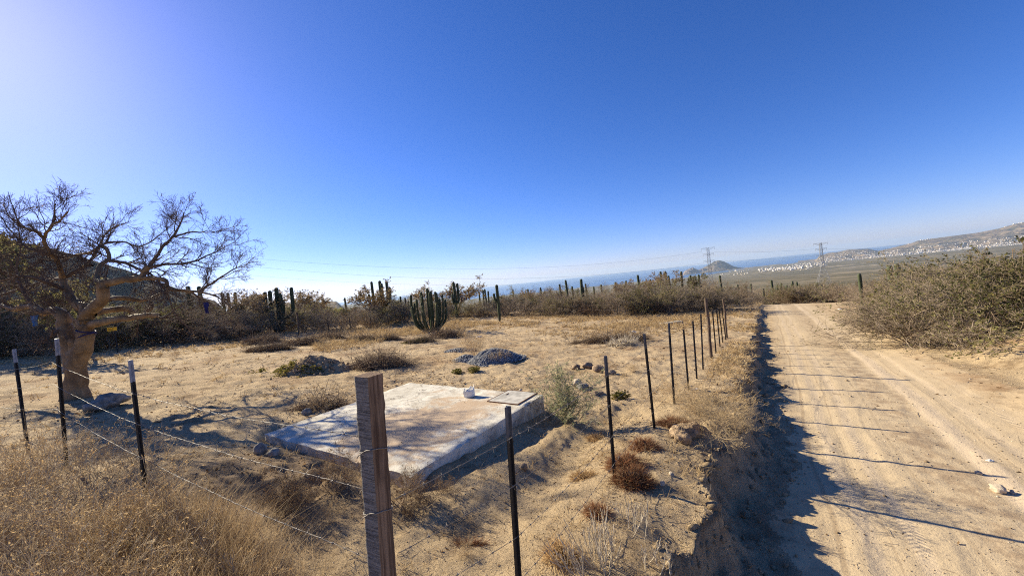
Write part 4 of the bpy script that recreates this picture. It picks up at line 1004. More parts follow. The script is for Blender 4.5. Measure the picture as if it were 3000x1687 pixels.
# ---------------------------------------------------------------- the bare copal tree
tb = Gd(187, 1003); TD = tb[1]
tree = thing('bare_tree', 'big bare copal tree with thick forked golden trunk and spreading leafless crown', 'tree', tb)
LIMBS = []
def limb(pts, r0, r1, name='limb', keep=True):
    q = [rayd(u, v + .22 * max(600 - v, 0)) * (TD + (dz if dz > -.25 or u < 225 else -.25 + (-dz - .25) * .3)) for u, v, dz in pts]
    P = smoothpath(np.array(q), 5); n = len(P)
    P = P + .018 * np.stack([vn(np.arange(n) * .5, np.zeros(n), len(LIMBS) * 3 + c) for c in range(3)], -1) * (np.arange(n) > 2)[:, None]
    R = np.linspace(r0 ** .8, r1 ** .8, n) ** 1.25 * (1 + .08 * vn(np.arange(n) * .7, np.zeros(n), 900 + len(LIMBS)))
    if name == 'trunk': R = R * (1 + .55 * np.exp(-np.arange(n) / 2.2))
    ns = 20; b = MB(); v, f = tubes((P - tb)[None], R[None], ns); c_ = np.repeat(P - tb, ns, 0); aa = np.tile(np.arange(ns), n) * 2 * np.pi / ns; ll = np.repeat(np.arange(n), ns)
    lump = .10 * vn(2 + 1.6 * np.cos(aa) + ll * .22, 2 + 1.6 * np.sin(aa) + len(LIMBS) * 5.3, 61) + .05 * vn(4 * np.cos(aa) + ll * .8, 4 * np.sin(aa), 62)
    v = c_ + (v - c_) * (1 + lump)[:, None]
    b.add(v, f); o = b.build(name, M['bark'] if r0 > .05 else M['darktwig'], tree, smooth=True)
    if keep: LIMBS.append((P, R))
    return P
limb([(187, 1022, 0), (188, 985, 0), (190, 930, 0), (192, 900, 0), (196, 872, 0), (200, 852, 0)], .215, .16, 'trunk', False)
limb([(190, 930, 0), (183, 890, .02), (170, 855, .05), (163, 820, .1), (155, 795, .1), (138, 778, .3), (112, 784, .5), (80, 770, .9), (30, 775, 1.3), (-40, 745, 1.8)], .19, .05)
limb([(192, 915, -.02), (205, 880, -.04), (213, 850, -.05), (217, 820, -.05), (217, 795, -.05), (214, 775, 0), (199, 768, .1), (180, 752, .2), (166, 728, .3), (158, 700, .4)], .19, .06)
limb([(216, 800, -.05), (226, 782, -.1), (245, 765, -.15), (256, 752, -.2), (257, 728, -.25), (259, 712, -.3)], .13, .10)
limb([(259, 714, -.3), (276, 710, -.4), (312, 704, -.6), (352, 700, -.8), (362, 682, -.9), (372, 672, -1.0)], .095, .05)
limb([(357, 698, -.85), (372, 675, -1.0), (398, 638, -1.1), (431, 595, -1.2), (455, 548, -1.3), (463, 515, -1.3)], .05, .01)
limb([(431, 597, -1.2), (478, 580, -1.4), (520, 578, -1.5), (562, 574, -1.6)], .025, .006)
limb([(355, 699, -.8), (410, 702, -1.0), (430, 727, -1.1), (500, 733, -1.3), (545, 748, -1.5), (580, 775, -1.6)], .055, .008)
limb([(500, 733, -1.3), (542, 706, -1.4), (586, 678, -1.6), (640, 658, -1.8)], .03, .005)
limb([(372, 673, -1.0), (420, 664, -1.2), (480, 660, -1.4), (530, 640, -1.6), (590, 610, -1.7)], .04, .006)
limb([(228, 818, -.05), (252, 810, -.3), (290, 804, -.7), (332, 799, -1.0), (372, 792, -1.2), (404, 793, -1.3)], .095, .05)
limb([(404, 800, -1.3), (425, 790, -1.4), (450, 770, -1.6), (470, 752, -1.6)], .03, .006)
limb([(232, 790, -.05), (255, 782, .3), (282, 778, .6), (320, 776, .8), (338, 792, .9), (354, 794, 1.0), (378, 775, 1.1), (382, 762, 1.2)], .085, .045)
limb([(262, 748, -.2), (268, 752, .2), (305, 748, .7), (360, 756, 1.0), (395, 742, 1.3), (440, 730, 1.5), (500, 745, 1.7), (540, 770, 1.8)], .07, .012)
limb([(259, 714, -.3), (245, 700, .0), (247, 672, .2), (270, 655, .4), (272, 632, .5), (255, 620, .5), (238, 630, .4), (200, 640, .3), (165, 648, .3)], .06, .02)
limb([(270, 655, .4), (310, 660, .5), (345, 675, .6), (380, 690, .7), (420, 735, .9), (440, 790, 1.0), (480, 830, 1.1)], .045, .008)
limb([(240, 628, .4), (270, 610, .6), (310, 608, .8), (350, 620, .9), (400, 590, 1.1), (440, 545, 1.2)], .035, .006)
limb([(158, 700, .4), (180, 688, .5), (210, 672, .5), (235, 668, .5)], .05, .03)
limb([(158, 702, .4), (150, 670, .2), (130, 640, .0), (112, 600, -.2), (125, 570, -.3), (150, 540, -.3), (170, 510, -.3)], .055, .012)
limb([(125, 570, -.3), (139, 530, -.3), (140, 490, -.3), (137, 452, -.3)], .025, .004)
limb([(112, 600, -.2), (85, 575, -.4), (50, 560, -.6), (38, 520, -.7), (20, 450, -.7)], .035, .004)
limb([(165, 648, .3), (120, 640, .6), (70, 625, .9), (25, 570, 1.1), (5, 530, 1.2)], .045, .006)
limb([(80, 770, .9), (60, 730, 1.0), (40, 690, 1.2), (52, 620, 1.3), (45, 560, 1.3)], .04, .008)
limb([(158, 700, .4), (120, 705, .9), (70, 720, 1.3), (0, 740, 1.8)], .05, .02)
limb([(210, 672, .5), (240, 640, .9), (262, 590, 1.1), (290, 560, 1.2), (330, 545, 1.3)], .04, .006)
limb([(163, 728, .3), (90, 700, -.3), (20, 690, -.7), (-60, 640, -1.0)], .045, .01)
limb([(165, 820, .1), (140, 838, -.1), (128, 846, -.2), (133, 828, -.3)], .05, .015)
def twigs():
    g = np.random.default_rng(77); b = MB(); cen = tb + np.array([.6, 0, 1.2]); seg = []
    for P, R in LIMBS:
        n = len(P); L = np.linalg.norm(np.diff(P, axis=0), axis=1).sum()
        m = int(L * (7.5 if R[0] < .07 else 3.2)); t0 = .0 if R[0] < .06 else .35
        if m < 1: continue
        P1, R1 = kids(P[None], np.minimum(R, .023)[None], m, t0, 1.0, .75, .66, .6, 8, .15, .03, g, .3); seg.append((P1, R1))
    P1 = np.concatenate([a for a, _ in seg]); R1 = np.concatenate([a for _, a in seg])
    P2, R2 = kids(P1, R1, 9, .12, 1., .7, .34, .6, 5, .14, .03, g, .4)
    P3, R3 = kids(P2, R2, 6, .12, 1., .8, .12, .7, 3, .12, .04, g, .6)
    for P, R, s, mn in ((P1, R1, 4, .0045), (P2, R2, 3, .0032), (P3, R3, 3, .0024)):
        v, f = tubes(P - tb, np.maximum(R, mn), s); b.add(v, f)
    b.build('twigs', M['darktwig'], tree)['kind'] = 'stuff'
    pp, tt = along(P3, 240, g); pp = pp[(pp[:, 0] < tb[0] + 1.2)]; n = len(pp)
    v, f = leaves(pp - tb, rdirs(n, g), .05, .03, g); b = MB(); b.add(v, f); b.build('last_leaves', M['tan'], tree)['kind'] = 'stuff'
twigs()
# things hung on the tree
M['bluepl'] = m_plain('blue_plastic', (.03, .10, .25), .4, .4, 8, .4); M['blueband'] = m_plain('dark_blue_strap', (.02, .02, .09), .7, .2)
def rag(u, v, dz, w, h, m, label, name, cat, seed):
    p = rayd(u, v) * (TD + dz); n = 9
    gx, gz = np.meshgrid(np.linspace(-.5, .5, n), np.linspace(0, -1, n), indexing='ij')
    y = .10 * vn(gx * 4, gz * 4, seed) + .06 * np.sin(gx * 9 + seed)
    k = (1 - .35 * np.abs(gz)) * (1 + .3 * vn(gz * 3, gz * 0, seed + 1))
    V = np.stack([gx * w * k, y * w * 1.5, gz * h], -1).reshape(-1, 3); V = np.concatenate([V, V + np.array([0, .012, 0])]); i = np.arange(n - 1)[:, None]; j = np.arange(n - 1)[None]
    F = np.stack(np.broadcast_arrays(i * n + j, (i + 1) * n + j, (i + 1) * n + j + 1, i * n + j + 1), -1).reshape(-1, 4); b = MB(); b.add(V, np.concatenate([F, F[:, ::-1] + n * n])); o = b.build(name, m, loc=p, smooth=True); tag(o, label, cat)
rag(85, 793, .9, .20, .28, M['bluepl'], 'crumpled blue plastic bag caught in the branches left of the copal trunk', 'plastic_bag', 'plastic bag', 3)
rag(517, 760, -1.5, .09, .22, M['blueband'], 'dark rag hanging from a low twig right of the copal tree', 'rag', 'rag', 9)
a = np.linspace(0, 2 * np.pi, 25)
c0 = rayd(217, 832) * (TD - .05) - tb
for dz, tl in ((-.12, .5), (.0, -.5)):
    lc = np.stack([c0[0] + .155 * np.cos(a), c0[1] + .155 * np.sin(a), c0[2] + dz + .10 * tl * np.cos(a)], -1); v, f = tubes(lc[None], np.full((1, 25), .014), 6); b = MB(); b.add(v, f); o = b.build('strap', M['blueband'], None, loc=tb); tag(o, 'dark blue strap tied round the copal trunk %s' % ('slanting down to the right' if tl < 0 else 'slanting the other way below the first'), 'strap')
# ---------------------------------------------------------------- heaps, brush and small plants on the lot
def moundmesh(w, d, h, seed, n=56, amp=.18, fine=.02):
    u = np.linspace(-1.1, 1.1, n); gx, gy = np.meshgrid(u, u, indexing='ij'); r = np.hypot(gx, gy)
    z = h * np.clip(1 - r ** 1.6, -.4, 1) * (1 + amp * fbm(gx * 1.6 + seed, gy * 1.6, 3, seed)) + fine * fbm(gx * 7, gy * 7, 3, seed + 3)
    z = np.where(r > 1.0, -.12 * h - .3 * (r - 1), z)
    V = np.stack([gx * w / 2, gy * d / 2, z], -1).reshape(-1, 3); i = np.arange(n - 1)[:, None]; j = np.arange(n - 1)[None]
    return V, np.stack(np.broadcast_arrays(i * n + j, (i + 1) * n + j, (i + 1) * n + j + 1, i * n + j + 1), -1).reshape(-1, 4), (lambda x, y: h * np.clip(1 - np.hypot(2 * x / w, 2 * y / d) ** 1.6, -.1, 1))
def scatter_dome(n, w, d, h, g):
    q = rdirs(n, g); q[:, 2] = np.abs(q[:, 2]); rr = g.uniform(.35, 1, n)[:, None] ** .6
    k = np.clip(.75 + .9 * fbm(q[:, 0] * 2.2 + w * 7, q[:, 1] * 2.2 + d * 3, 3, 17), .15, 1.3)
    return q * rr * np.array([w / 2, d / 2, h]) * np.stack([1 + 0 * k, 1 + 0 * k, k], -1)
def brush(u, v, w, d, h, label, seed, leaf='brown', nl=1500, nst=420, group='heaps of cut brush on the lot', wood='twigbrown', rz=0.0):
    g = np.random.default_rng(seed); p = Gd(u, v); t = thing('brush_heap', label, 'brush heap', (p[0], p[1], p[2] - .03), rz, group)
    P0 = scatter_dome(nst, w, d, h, g); dr = rdirs(nst, g) * np.array([1, .8, .35]) + np.array([.5, 0, .08])
    P = walk(P0 - nrm(dr) * .2, dr, g.uniform(.2, .75, nst) * min(w, 1.6) * .8, 5, .25, -.05, g); R = g.uniform(.003, .009, nst)[:, None] * np.linspace(1, .4, 5)[None]
    P[:, :, 2] = np.maximum(P[:, :, 2], 0)
    P2, R2 = kids(P, R, 4, .2, 1, .7, .22 * min(w, 1.5), .7, 3, .2, 0, g)
    b = MB()
    for A, B_, s in ((P, R, 4), (P2, R2, 3)): A[:, :, 2] = np.maximum(A[:, :, 2], -.02); vv, f = tubes(A, np.maximum(B_, .0025), s); b.add(vv, f)
    b.build('branches', M[wood], t)['kind'] = 'stuff'
    pp = scatter_dome(nl, w * .95, d * .95, h * .9, g); vv, f = leaves(pp, rdirs(nl, g), .07, .035, g); b = MB(); b.add(vv, f); b.build('dead_leaves', M[leaf], t)['kind'] = 'stuff'
    return t
brush(655, 864, 2.1, 1.2, .42, 'low heap of brown cut brush left of the reddish wooden post', 601, nl=2600, nst=500)
brush(672, 882, 2.3, .8, .3, 'long flat heap of brown brush in front of the leftmost brush heap', 602, nl=2200, nst=420)
brush(755, 868, 2.2, .9, .42, 'dark long heap of brush in front of the reddish wooden post', 603, nl=2600)
brush(826, 853, 1.9, .7, .28, 'low brush heap just right of the reddish wooden post', 604)
brush(905, 858, 1.7, .6, .26, 'thin scatter of brush in the middle of the lot', 605, nl=1100, nst=260)
brush(975, 856, 1.3, .6, .22, 'small brush scatter left of the large organ pipe cactus', 606, nl=900, nst=220)
brush(955, 922, 1.9, 1.0, .40, 'tangled dry grey brown shrub right of the sand heap', 607, 'brown', 1800, 620)
brush(1120, 848, 2.0, 1.0, .40, 'grey brush lying at the right foot of the large organ pipe cactus', 608, nl=1500)
brush(1050, 862, 1.7, .7, .22, 'dark green and brown brush at the left foot of the large organ pipe cactus', 609, 'vine', 1700, 200)
brush(1525, 860, 3.6, .9, .30, 'long reddish brown row of brush across the lot beyond the stones', 610, 'brown', 3000, 500)
brush(1560, 868, 1.2, .8, .2, 'pale twig scatter at the end of the reddish brush row', 611, 'tan', 500, 220, wood='twigpale')
brush(800, 1023, 1.15, .5, .14, 'dark dead brush lying behind the dry tuft near the slab', 612, 'brown', 500, 200)
# sand heap with creeper
p = Gd(785, 934); sh = thing('sand_heap', 'heap of pale sand with green creeper on its left side', 'sand heap', (p[0], p[1], p[2] - .02), RAD(8))
M['sandpile'] = m_plain('pale_sand', (.33, .235, .135), .95, .25, 3, .05, bump=.5, bsc=30)
V, F, hf = moundmesh(2.1, 1.5, .38, 3, 80, .5, .07); b = MB(); b.add(V, F); b.build('sand', M['sandpile'], sh, smooth=True)
g_ = np.random.default_rng(8); V0, F0 = rockmesh(1, .5, 6); n_ = 260; a_ = g_.uniform(0, 6.283, n_); r_ = g_.uniform(.1, 1.15, n_); x_, y_ = r_ * np.cos(a_) * 1.02, r_ * np.sin(a_) * .75
V = np.stack([x_, y_, np.maximum(hf(x_, y_), 0) + .015], -1)[:, None] + V0[None] * g_.uniform(.015, .06, (n_, 1, 1)) * g_.uniform(.6, 1.4, (n_, 1, 3)); b = MB(); b.add(V.reshape(-1, 3), (np.arange(n_)[:, None, None] * len(V0) + F0[None]).reshape(-1, 3)); b.build('clods', M['clod'], sh)['kind'] = 'stuff'
def creeper(name, lab, parent, pos, w, d, n, seed, hf=None, h=.06, mat='vine'):
    g = np.random.default_rng(seed); a = g.uniform(0, 6.283, n); r = g.uniform(0, 1, n) ** .6
    x, y = pos[0] + r * np.cos(a) * w / 2, pos[1] + r * np.sin(a) * d / 2
    k = fbm(x * 3.2, y * 3.2, 3, seed) > -.12; x, y = x[k], y[k]; n = len(x)
    z = (hf(x, y) if hf is not None else 0 * x) + pos[2] + h * g.uniform(0, 1, n) ** 1.5
    vv, f = leaves(np.stack([x, y, z], -1), rdirs(n, g) * np.array([1, 1, .4]), .055 * g.uniform(.6, 1.4, n), .04, g); b = MB(); b.add(vv, f); o = b.build(name, M[mat], parent); o['kind'] = 'stuff'
    return o
creeper('creeper', '', sh, (-.75, -.25, .03), .9, 1.2, 1500, 21, hf, .12); creeper('creeper', '', sh, (-.2, -.62, .0), 1.5, .5, 900, 22, hf, .08)
def creeper_plant(u, v, w, d, n, label, seed, h=.1):
    p = Gd(u, v); t = thing('creeper_plant', label, 'creeper', p); creeper('foliage', '', t, (0, 0, .01), w, d, n, seed, None, h)
    g = np.random.default_rng(seed + 1); q = walk(np.zeros((14, 3)) + [0, 0, .02], rdirs(14, g) * [1, 1, .05], g.uniform(.2, .5, 14) * w, 6, .25, 0, g); q[:, :, 2] = np.clip(q[:, :, 2], .01, .05); vv, f = tubes(q, np.full(q.shape[:2], .004), 4); b = MB(); b.add(vv, f); b.build('stems', M['twigbrown'], t)
creeper_plant(1172, 936, .75, .45, 900, 'dark green creeping plant on the sand in front of the gravel heap', 31)
creeper_plant(640, 939, .6, .35, 500, 'flat creeping plant in front of the sand heap', 33)
creeper_plant(1560, 1003, .35, .2, 200, 'low yellowish green weed beside the second steel post', 35)
# gravel heap
M['gravelst'] = m_leaf('gravel_stones', [(.075, .078, .085), (.22, .222, .225), (.36, .355, .34)], trans=0.0)
def gravel_heap(u, v, w, d, h, label, seed, n, rz=0.0):
    g = np.random.default_rng(seed); p = Gd(u, v); t = thing('gravel_heap', label, 'gravel heap', (p[0], p[1], p[2] - .02), rz)
    V, F, hf = moundmesh(w, d, h, seed, 60, .3, .06); b = MB(); b.add(V, F); b.build('heap', M['gravel'], t, smooth=True)
    a = g.uniform(0, 6.283, n); r = g.uniform(0, 1.25, n) ** .6; x, y = r * np.cos(a) * w / 2, r * np.sin(a) * d / 2; z = np.maximum(hf(x, y), .0) + .012
    O = np.array([[1, 0, 0], [-1, 0, 0], [0, 1, 0], [0, -1, 0], [0, 0, 1], [0, 0, -1.]]); OF = np.array([[0, 2, 4], [2, 1, 4], [1, 3, 4], [3, 0, 4], [2, 0, 5], [1, 2, 5], [3, 1, 5], [0, 3, 5]])
    V = np.stack([x, y, z], -1)[:, None] + O[None] * g.uniform(.014, .042, (n, 1, 1)) * g.uniform(.6, 1.3, (n, 6, 1)) + 0
    b = MB(); b.add(V.reshape(-1, 3), (np.arange(n)[:, None, None] * 6 + OF[None]).reshape(-1, 3)); b.build('stones', M['gravelst'], t)['kind'] = 'stuff'
gravel_heap(1172, 908, 1.0, .8, .20, 'low grey gravel shoulder at the left foot of the gravel heap', 43, 1500)
gravel_heap(1243, 908, 1.8, 1.2, .37, 'heap of dark blue grey gravel behind the slab', 41, 7000, .3)
gravel_heap(1150, 884, 1.3, .8, .10, 'flat spill of grey gravel left of the gravel heap', 42, 900)
p = Gd(1195, 896); bush('straw', 'sparse grey green shrub growing at the left of the gravel heap', p, .85, idx=1)
p = Gd(1255, 912); bush('straw', 'pale dry grass tuft growing in the gravel heap', p, .35, idx=0)
# the leafy plant by the slab
def leafy_plant(u, v, h, label, seed, n=46, nl=26):
    g = np.random.default_rng(seed); p = Gd(u, v); t = thing('plant', label, 'plant', (p[0], p[1], p[2] - .02))
    az = g.uniform(0, 6.283, n); ti = np.abs(g.normal(.42, .32, n)); d = np.stack([np.sin(ti) * np.cos(az), np.sin(ti) * np.sin(az), np.cos(ti)], -1)
    P = walk(g.normal(size=(n, 3)) * [.04, .04, 0], d, h * g.uniform(.45, 1.1, n), 9, .08, .03, g); R = np.full(n, .0035)[:, None] * np.linspace(1, .4, 9)[None]
    P2, R2 = kids(P, R, 4, .25, .95, .6, h * .22, .7, 4, .1, .04, g)
    b = MB()
    for A, B_ in ((P, R), (P2, R2)): vv, f = tubes(A, np.maximum(B_, .0018), 4); b.add(vv, f)
    b.build('stems', M['twig'], t)
    m = n * nl; pa, ta = along(P, m, g, .05); pb, tb_ = along(P2, m, g); pp = np.concatenate([pa, pb]); tt = np.concatenate([ta, tb_]); k = len(pp)
    vv, f, f2 = blades(pp, tt * .5 + rdirs(k, g) + [0, 0, .15], h * .065 * g.uniform(.6, 1.4, k), .009 * h / .8, .9, g); b = MB(); b.add(vv, f); b.add(np.zeros((0, 3)), f2 - 0); 
    b.f[1] = (f2, 0); b.build('foliage', M['greygreen'], t)
leafy_plant(1427, 1062, .98, 'tall grey green leafy weed growing beside the hatch corner of the slab', 51, 60, 26)
leafy_plant(1383, 1052, .34, 'low leafy weed against the side of the slab', 52, 16, 16)
# dry plants along the bank and at the slab's foot
p = Gd(1800, 1088); bush('straw', 'big straw coloured dry bush hanging over the edge of the bank', p, .46, None, 1.0, idx=0, wide=1.35)
p = Gd(1745, 1040); bush('straw', 'straw coloured dry bush behind the big one on the bank', p, .30, None, 2.0, idx=1, wide=1.3)
p = Gd(1850, 1100); bush('straw', 'dry grey twig tangle at the road end of the big straw bush', (p[0], p[1], p[2] + .05), .32, None, 3.0, idx=1, wide=1.3)
p = Gd(1700, 1005); bush('straw', 'sparse straw bush at the foot of the fourth roadside post', p, .42, idx=0, wide=1.2)
for u, v, h, lab in ((800, 1030, .3, 'pale dry grass tuft beside the back edge of the slab'), (835, 1312, .17, 'small dead brown weed on the bare sand left of the corner post'), (1175, 1395, .10, 'low dry weed on the sand right of the corner post'), (442, 900, .3, 'lone small straw tuft on the open lot'), (1590, 935, .2, 'dry tuft beside the brown stones')):
    p = Gd(u, v); bush('straw', lab, p, h, idx=0)
for u, v, h, lab in ((780, 1255, .36, 'dead brown weeds at the foot of the slab left of the corner post'), (840, 1230, .36, 'dark dead weeds against the slab edge behind the corner post'), (735, 1290, .26, 'low brown dead weeds on the trampled soil'), (1010, 1255, .32, 'dead leafy weeds at the near corner of the slab'), (1080, 1262, .24, 'dark weeds in the shadow right of the slab corner'), (1040, 1290, .14, 'small dead weeds in front of the slab corner'), (1120, 1225, .15, 'little dead weed in the trench along the slab')):
    p = Gd(u, v); bush('brown', lab, p, h, 'dead weeds round the slab')
def weed_dome(u, v, w, d, h, n, label, seed, mat='rust_leaf', L=.09):
    g = np.random.default_rng(seed); p = Gd(u, v); t = thing('weed_clump', label, 'weed clump', (p[0], p[1], p[2] - .02), 0, 'rust red weed clumps on the bank')
    q = scatter_dome(n, w, d, h, g); dr = nrm(q * [1, 1, 1.5] + [0, 0, .05]) + .5 * rdirs(n, g)
    vv, f, f2 = blades(q, dr, L * g.uniform(.5, 1.3, n), .004, .6, g); b = MB(); b.add(vv, f); b.f.append((f2, 0)); b.build('foliage', M[mat], t)
    P = walk(np.zeros((60, 3)), nrm(rdirs(60, g) + [0, 0, .8]), np.full(60, h * 1.1), 5, .2, 0, g) * [1 * w / (2 * h) * .6, d / (2 * h) * .6, .9]; vv, f = tubes(P, np.full((60, 5), .002), 3); b = MB(); b.add(vv, f); b.build('stems', M['twigbrown'], t)
weed_dome(1572, 1172, .40, .30, .13, 2600, 'rust red weed clump at the foot of the second roadside post', 71)
weed_dome(1590, 1215, .42, .30, .17, 3000, 'largest rust red weed clump with black shade under it on the bank', 72)
weed_dome(1622, 1128, .34, .24, .12, 1900, 'rust red weed clump trailing up the bank lip', 73)
weed_dome(1690, 1068, .50, .34, .10, 2200, 'reddish mat of weeds on top of the overhanging bank lip', 74)
weed_dome(1470, 1198, .28, .2, .07, 1100, 'flat brown weed clump between two steel posts', 75, 'weed')
weed_dome(1502, 1105, .30, .2, .07, 900, 'flat dry weed clump in front of the leafy plant', 77, 'weed')
weed_dome(1500, 1290, .20, .16, .07, 800, 'small rust weed clump beside the bleached stalks', 76)
weed_dome(1410, 1400, .24, .2, .12, 1200, 'brown fuzzy weed at the bottom beside the first steel post', 78, 'weed')
weed_dome(1170, 1365, .35, .05, .03, 500, 'thin row of rusty seedlings on the sand', 79)
def stalks(u, v, h, n, label, seed, lean=(0, 0)):
    g = np.random.default_rng(seed); p = Gd(u, v); t = thing('dry_stalks', label, 'dry stalks', (p[0], p[1], p[2] - .02), 0, 'bleached dry stalks on the bank')
    az = g.uniform(0, 6.283, n); ti = np.abs(g.normal(.45, .3, n)); d = np.stack([np.sin(ti) * np.cos(az) + lean[0], np.sin(ti) * np.sin(az) + lean[1], np.cos(ti)], -1)
    P = walk(g.normal(size=(n, 3)) * [.05, .05, 0], d, h * g.uniform(.5, 1.1, n), 8, .05, .07, g); R = np.full((n, 1), .0030) * np.linspace(1.1, .7, 8)[None]
    P2, R2 = kids(P, R, 5, .2, .8, .38, h * .36, .8, 5, .05, .10, g, .7)
    b = MB()
    for A, B_ in ((P, R), (P2, R2)): vv, f = tubes(A, np.maximum(B_, .0021), 5); b.add(vv, f)
    b.build('stems', M['twigpale'], t)
    vv, f = leaves(P2[:, -1], P2[:, -1] - P2[:, -2] + .01 * rdirs(len(P2), g), .02, .007, g); b = MB(); b.add(vv, f); b.build('seed_heads', M['straw'], t)['kind'] = 'stuff'
stalks(1515, 1425, .40, 20, 'tall bleached candelabra stalks on the near bank', 81)
stalks(1590, 1330, .30, 8, 'bleached stalks leaning towards the road on the near bank', 82, (.35, 0))
stalks(1462, 1445, .30, 9, 'bent bleached stalks at the bottom of the view leaning towards the steel post', 83, (-.4, 0))
stalks(1648, 1420, .22, 7, 'short bleached stalks at the bottom beside the bank edge', 84)

# stones and litter
def rock(u, v, w, h, label, seed, m='rock', d=None, group=None, sub=3, sink=.3):
    p = Gd(u, v); V, F = rockmesh(sub, .45, seed, w / 2, (d or w) / 2, h / 2 + .01); b = MB(); b.add(V, F)
    o = b.build('stone', M[m], loc=(p[0], p[1], p[2] + h / 2 * (1 - sink))); o.rotation_euler = (0, 0, seed * 1.3); tag(o, label, 'stone', group)
rock(1450, 926, .24, .15, 'left brown stone of the row on the lot', 1); rock(1478, 925, .30, .15, 'middle brown stone of the row on the lot', 2); rock(1507, 933, .34, .20, 'right brown stone of the row lit on its edge', 3); rock(1535, 940, .30, .12, 'low dark stone beside the second steel post', 4)
rock(1452, 968, .22, .16, 'pale stone behind the leafy plant', 5, 'palerock'); rock(1465, 975, .25, .10, 'dark flat stone touching the pale stone', 6, 'greyrock'); rock(1500, 990, .24, .08, 'flat brown stone in front of the stone row', 8)
rock(655, 1137, .17, .16, 'grey stone under the left corner of the slab', 9, 'greyrock'); rock(690, 1143, .14, .10, 'small dark stone under the left edge of the slab', 10, 'greyrock')
rock(272, 1025, .75, .30, 'big rounded grey boulder at the foot of the copal tree', 11, 'greyrock', .5, sub=4); rock(772, 1038, .2, .12, 'grey stone at the back edge of the slab', 12, 'greyrock')
rock(1318, 1180, .085, .075, 'dark earth clod on the sand beside the first steel post', 13, 'clod'); rock(2512, 1237, .14, .09, 'pale stone lying on the road', 14, 'palerock'); rock(2547, 1240, .05, .03, 'small stone right of the pale stone on the road', 15, 'palerock')
rock(2462, 1190, .07, .03, 'flat pale pebble farther up on the road', 16, 'palerock'); rock(1903, 862, .3, .05, 'small earth lump at the foot of the bank', 17, 'clod'); rock(1690, 1197, .05, .03, 'tiny pale stone on the bank top', 18, 'palerock'); rock(1667, 1222, .05, .04, 'small pale stone near the bank edge', 19, 'palerock')
for k, (u, v, w) in enumerate(((1705, 1098, .30), (1725, 1092, .26), (1742, 1100, .22), (1718, 1112, .24), (1745, 1085, .2))):
    rock(u, v, w, .13, ['big clod of earth on the bank lip under the red weeds', 'crumbling clod beside the biggest one on the bank lip', 'clod at the very edge of the bank lip', 'low clod in front of the bank lip', 'upper clod at the outer end of the bank lip'][k], 30 + k, 'clod', .2, 'earth clods on the bank lip', 4)
def crumble():
    g = np.random.default_rng(64); n = 900; s = 2.0 + 14 * g.random(n) ** 1.6; tc = crest(s); t = tc + np.where(g.random(n) < .45, g.normal(0, .05, n), g.uniform(0, .75, n)); x, y = xy(s, t); z = H(x, y)
    V0, F0 = rockmesh(1, .5, 5); sz = g.uniform(.008, .03, n) * np.where(g.random(n) < .12, 2.0, 1); k = len(V0)
    V = np.stack([x, y, z], -1)[:, None] + V0[None] * sz[:, None, None] * g.uniform(.6, 1.4, (n, 1, 3)) * (1 + .3 * g.normal(size=(n, k, 1)) * .5)
    b = MB(); b.add(V.reshape(-1, 3), (np.arange(n)[:, None, None] * k + F0[None]).reshape(-1, 3)); o = b.build('earth_crumbs', M['bank']); o['kind'] = 'stuff'
crumble()
def tarp(u, v, w, h, m, label, name, cat, seed):
    p = Gd(u, v); n = 10; gx, gy = np.meshgrid(np.linspace(-.5, .5, n), np.linspace(-.5, .5, n), indexing='ij')
    z = h * (.5 + .5 * vn(gx * 3.3, gy * 3.3, seed)) * np.clip(1.1 - 1.6 * np.hypot(gx, gy), 0, 1) + .01; V = np.stack([gx * w, gy * w * .6, z], -1).reshape(-1, 3); V = np.concatenate([V, V - [0, 0, .008]]); i = np.arange(n - 1)[:, None]; j = np.arange(n - 1)[None]
    F = np.stack(np.broadcast_arrays(i * n + j, (i + 1) * n + j, (i + 1) * n + j + 1, i * n + j + 1), -1).reshape(-1, 4); b = MB(); b.add(V, np.concatenate([F, F[:, ::-1] + n * n])); o = b.build(name, m, loc=p, smooth=False); tag(o, label, cat)
tarp(237, 864, .5, .3, M['white'], 'crumpled white plastic sheet on the ground right of the copal trunk', 'plastic_sheet', 'plastic sheet', 1)
tarp(1205, 848, .25, .12, M['white'], 'white plastic litter right of the organ pipe cactus', 'litter', 'litter', 2); tarp(1590, 836, .35, .15, M['white'], 'white litter in the dry grass before the thorn bushes', 'litter', 'litter', 3); tarp(1750, 980, .12, .08, M['white'], 'scrap of white plastic on the bank grass', 'litter', 'litter', 4)
tarp(2113, 778, .3, .12, M['white'], 'white scrap on the sand right of the road', 'litter', 'litter', 5); tarp(2490, 1159, .07, .02, M['white'], 'pale blue white scrap on the right part of the road', 'litter', 'litter', 6)

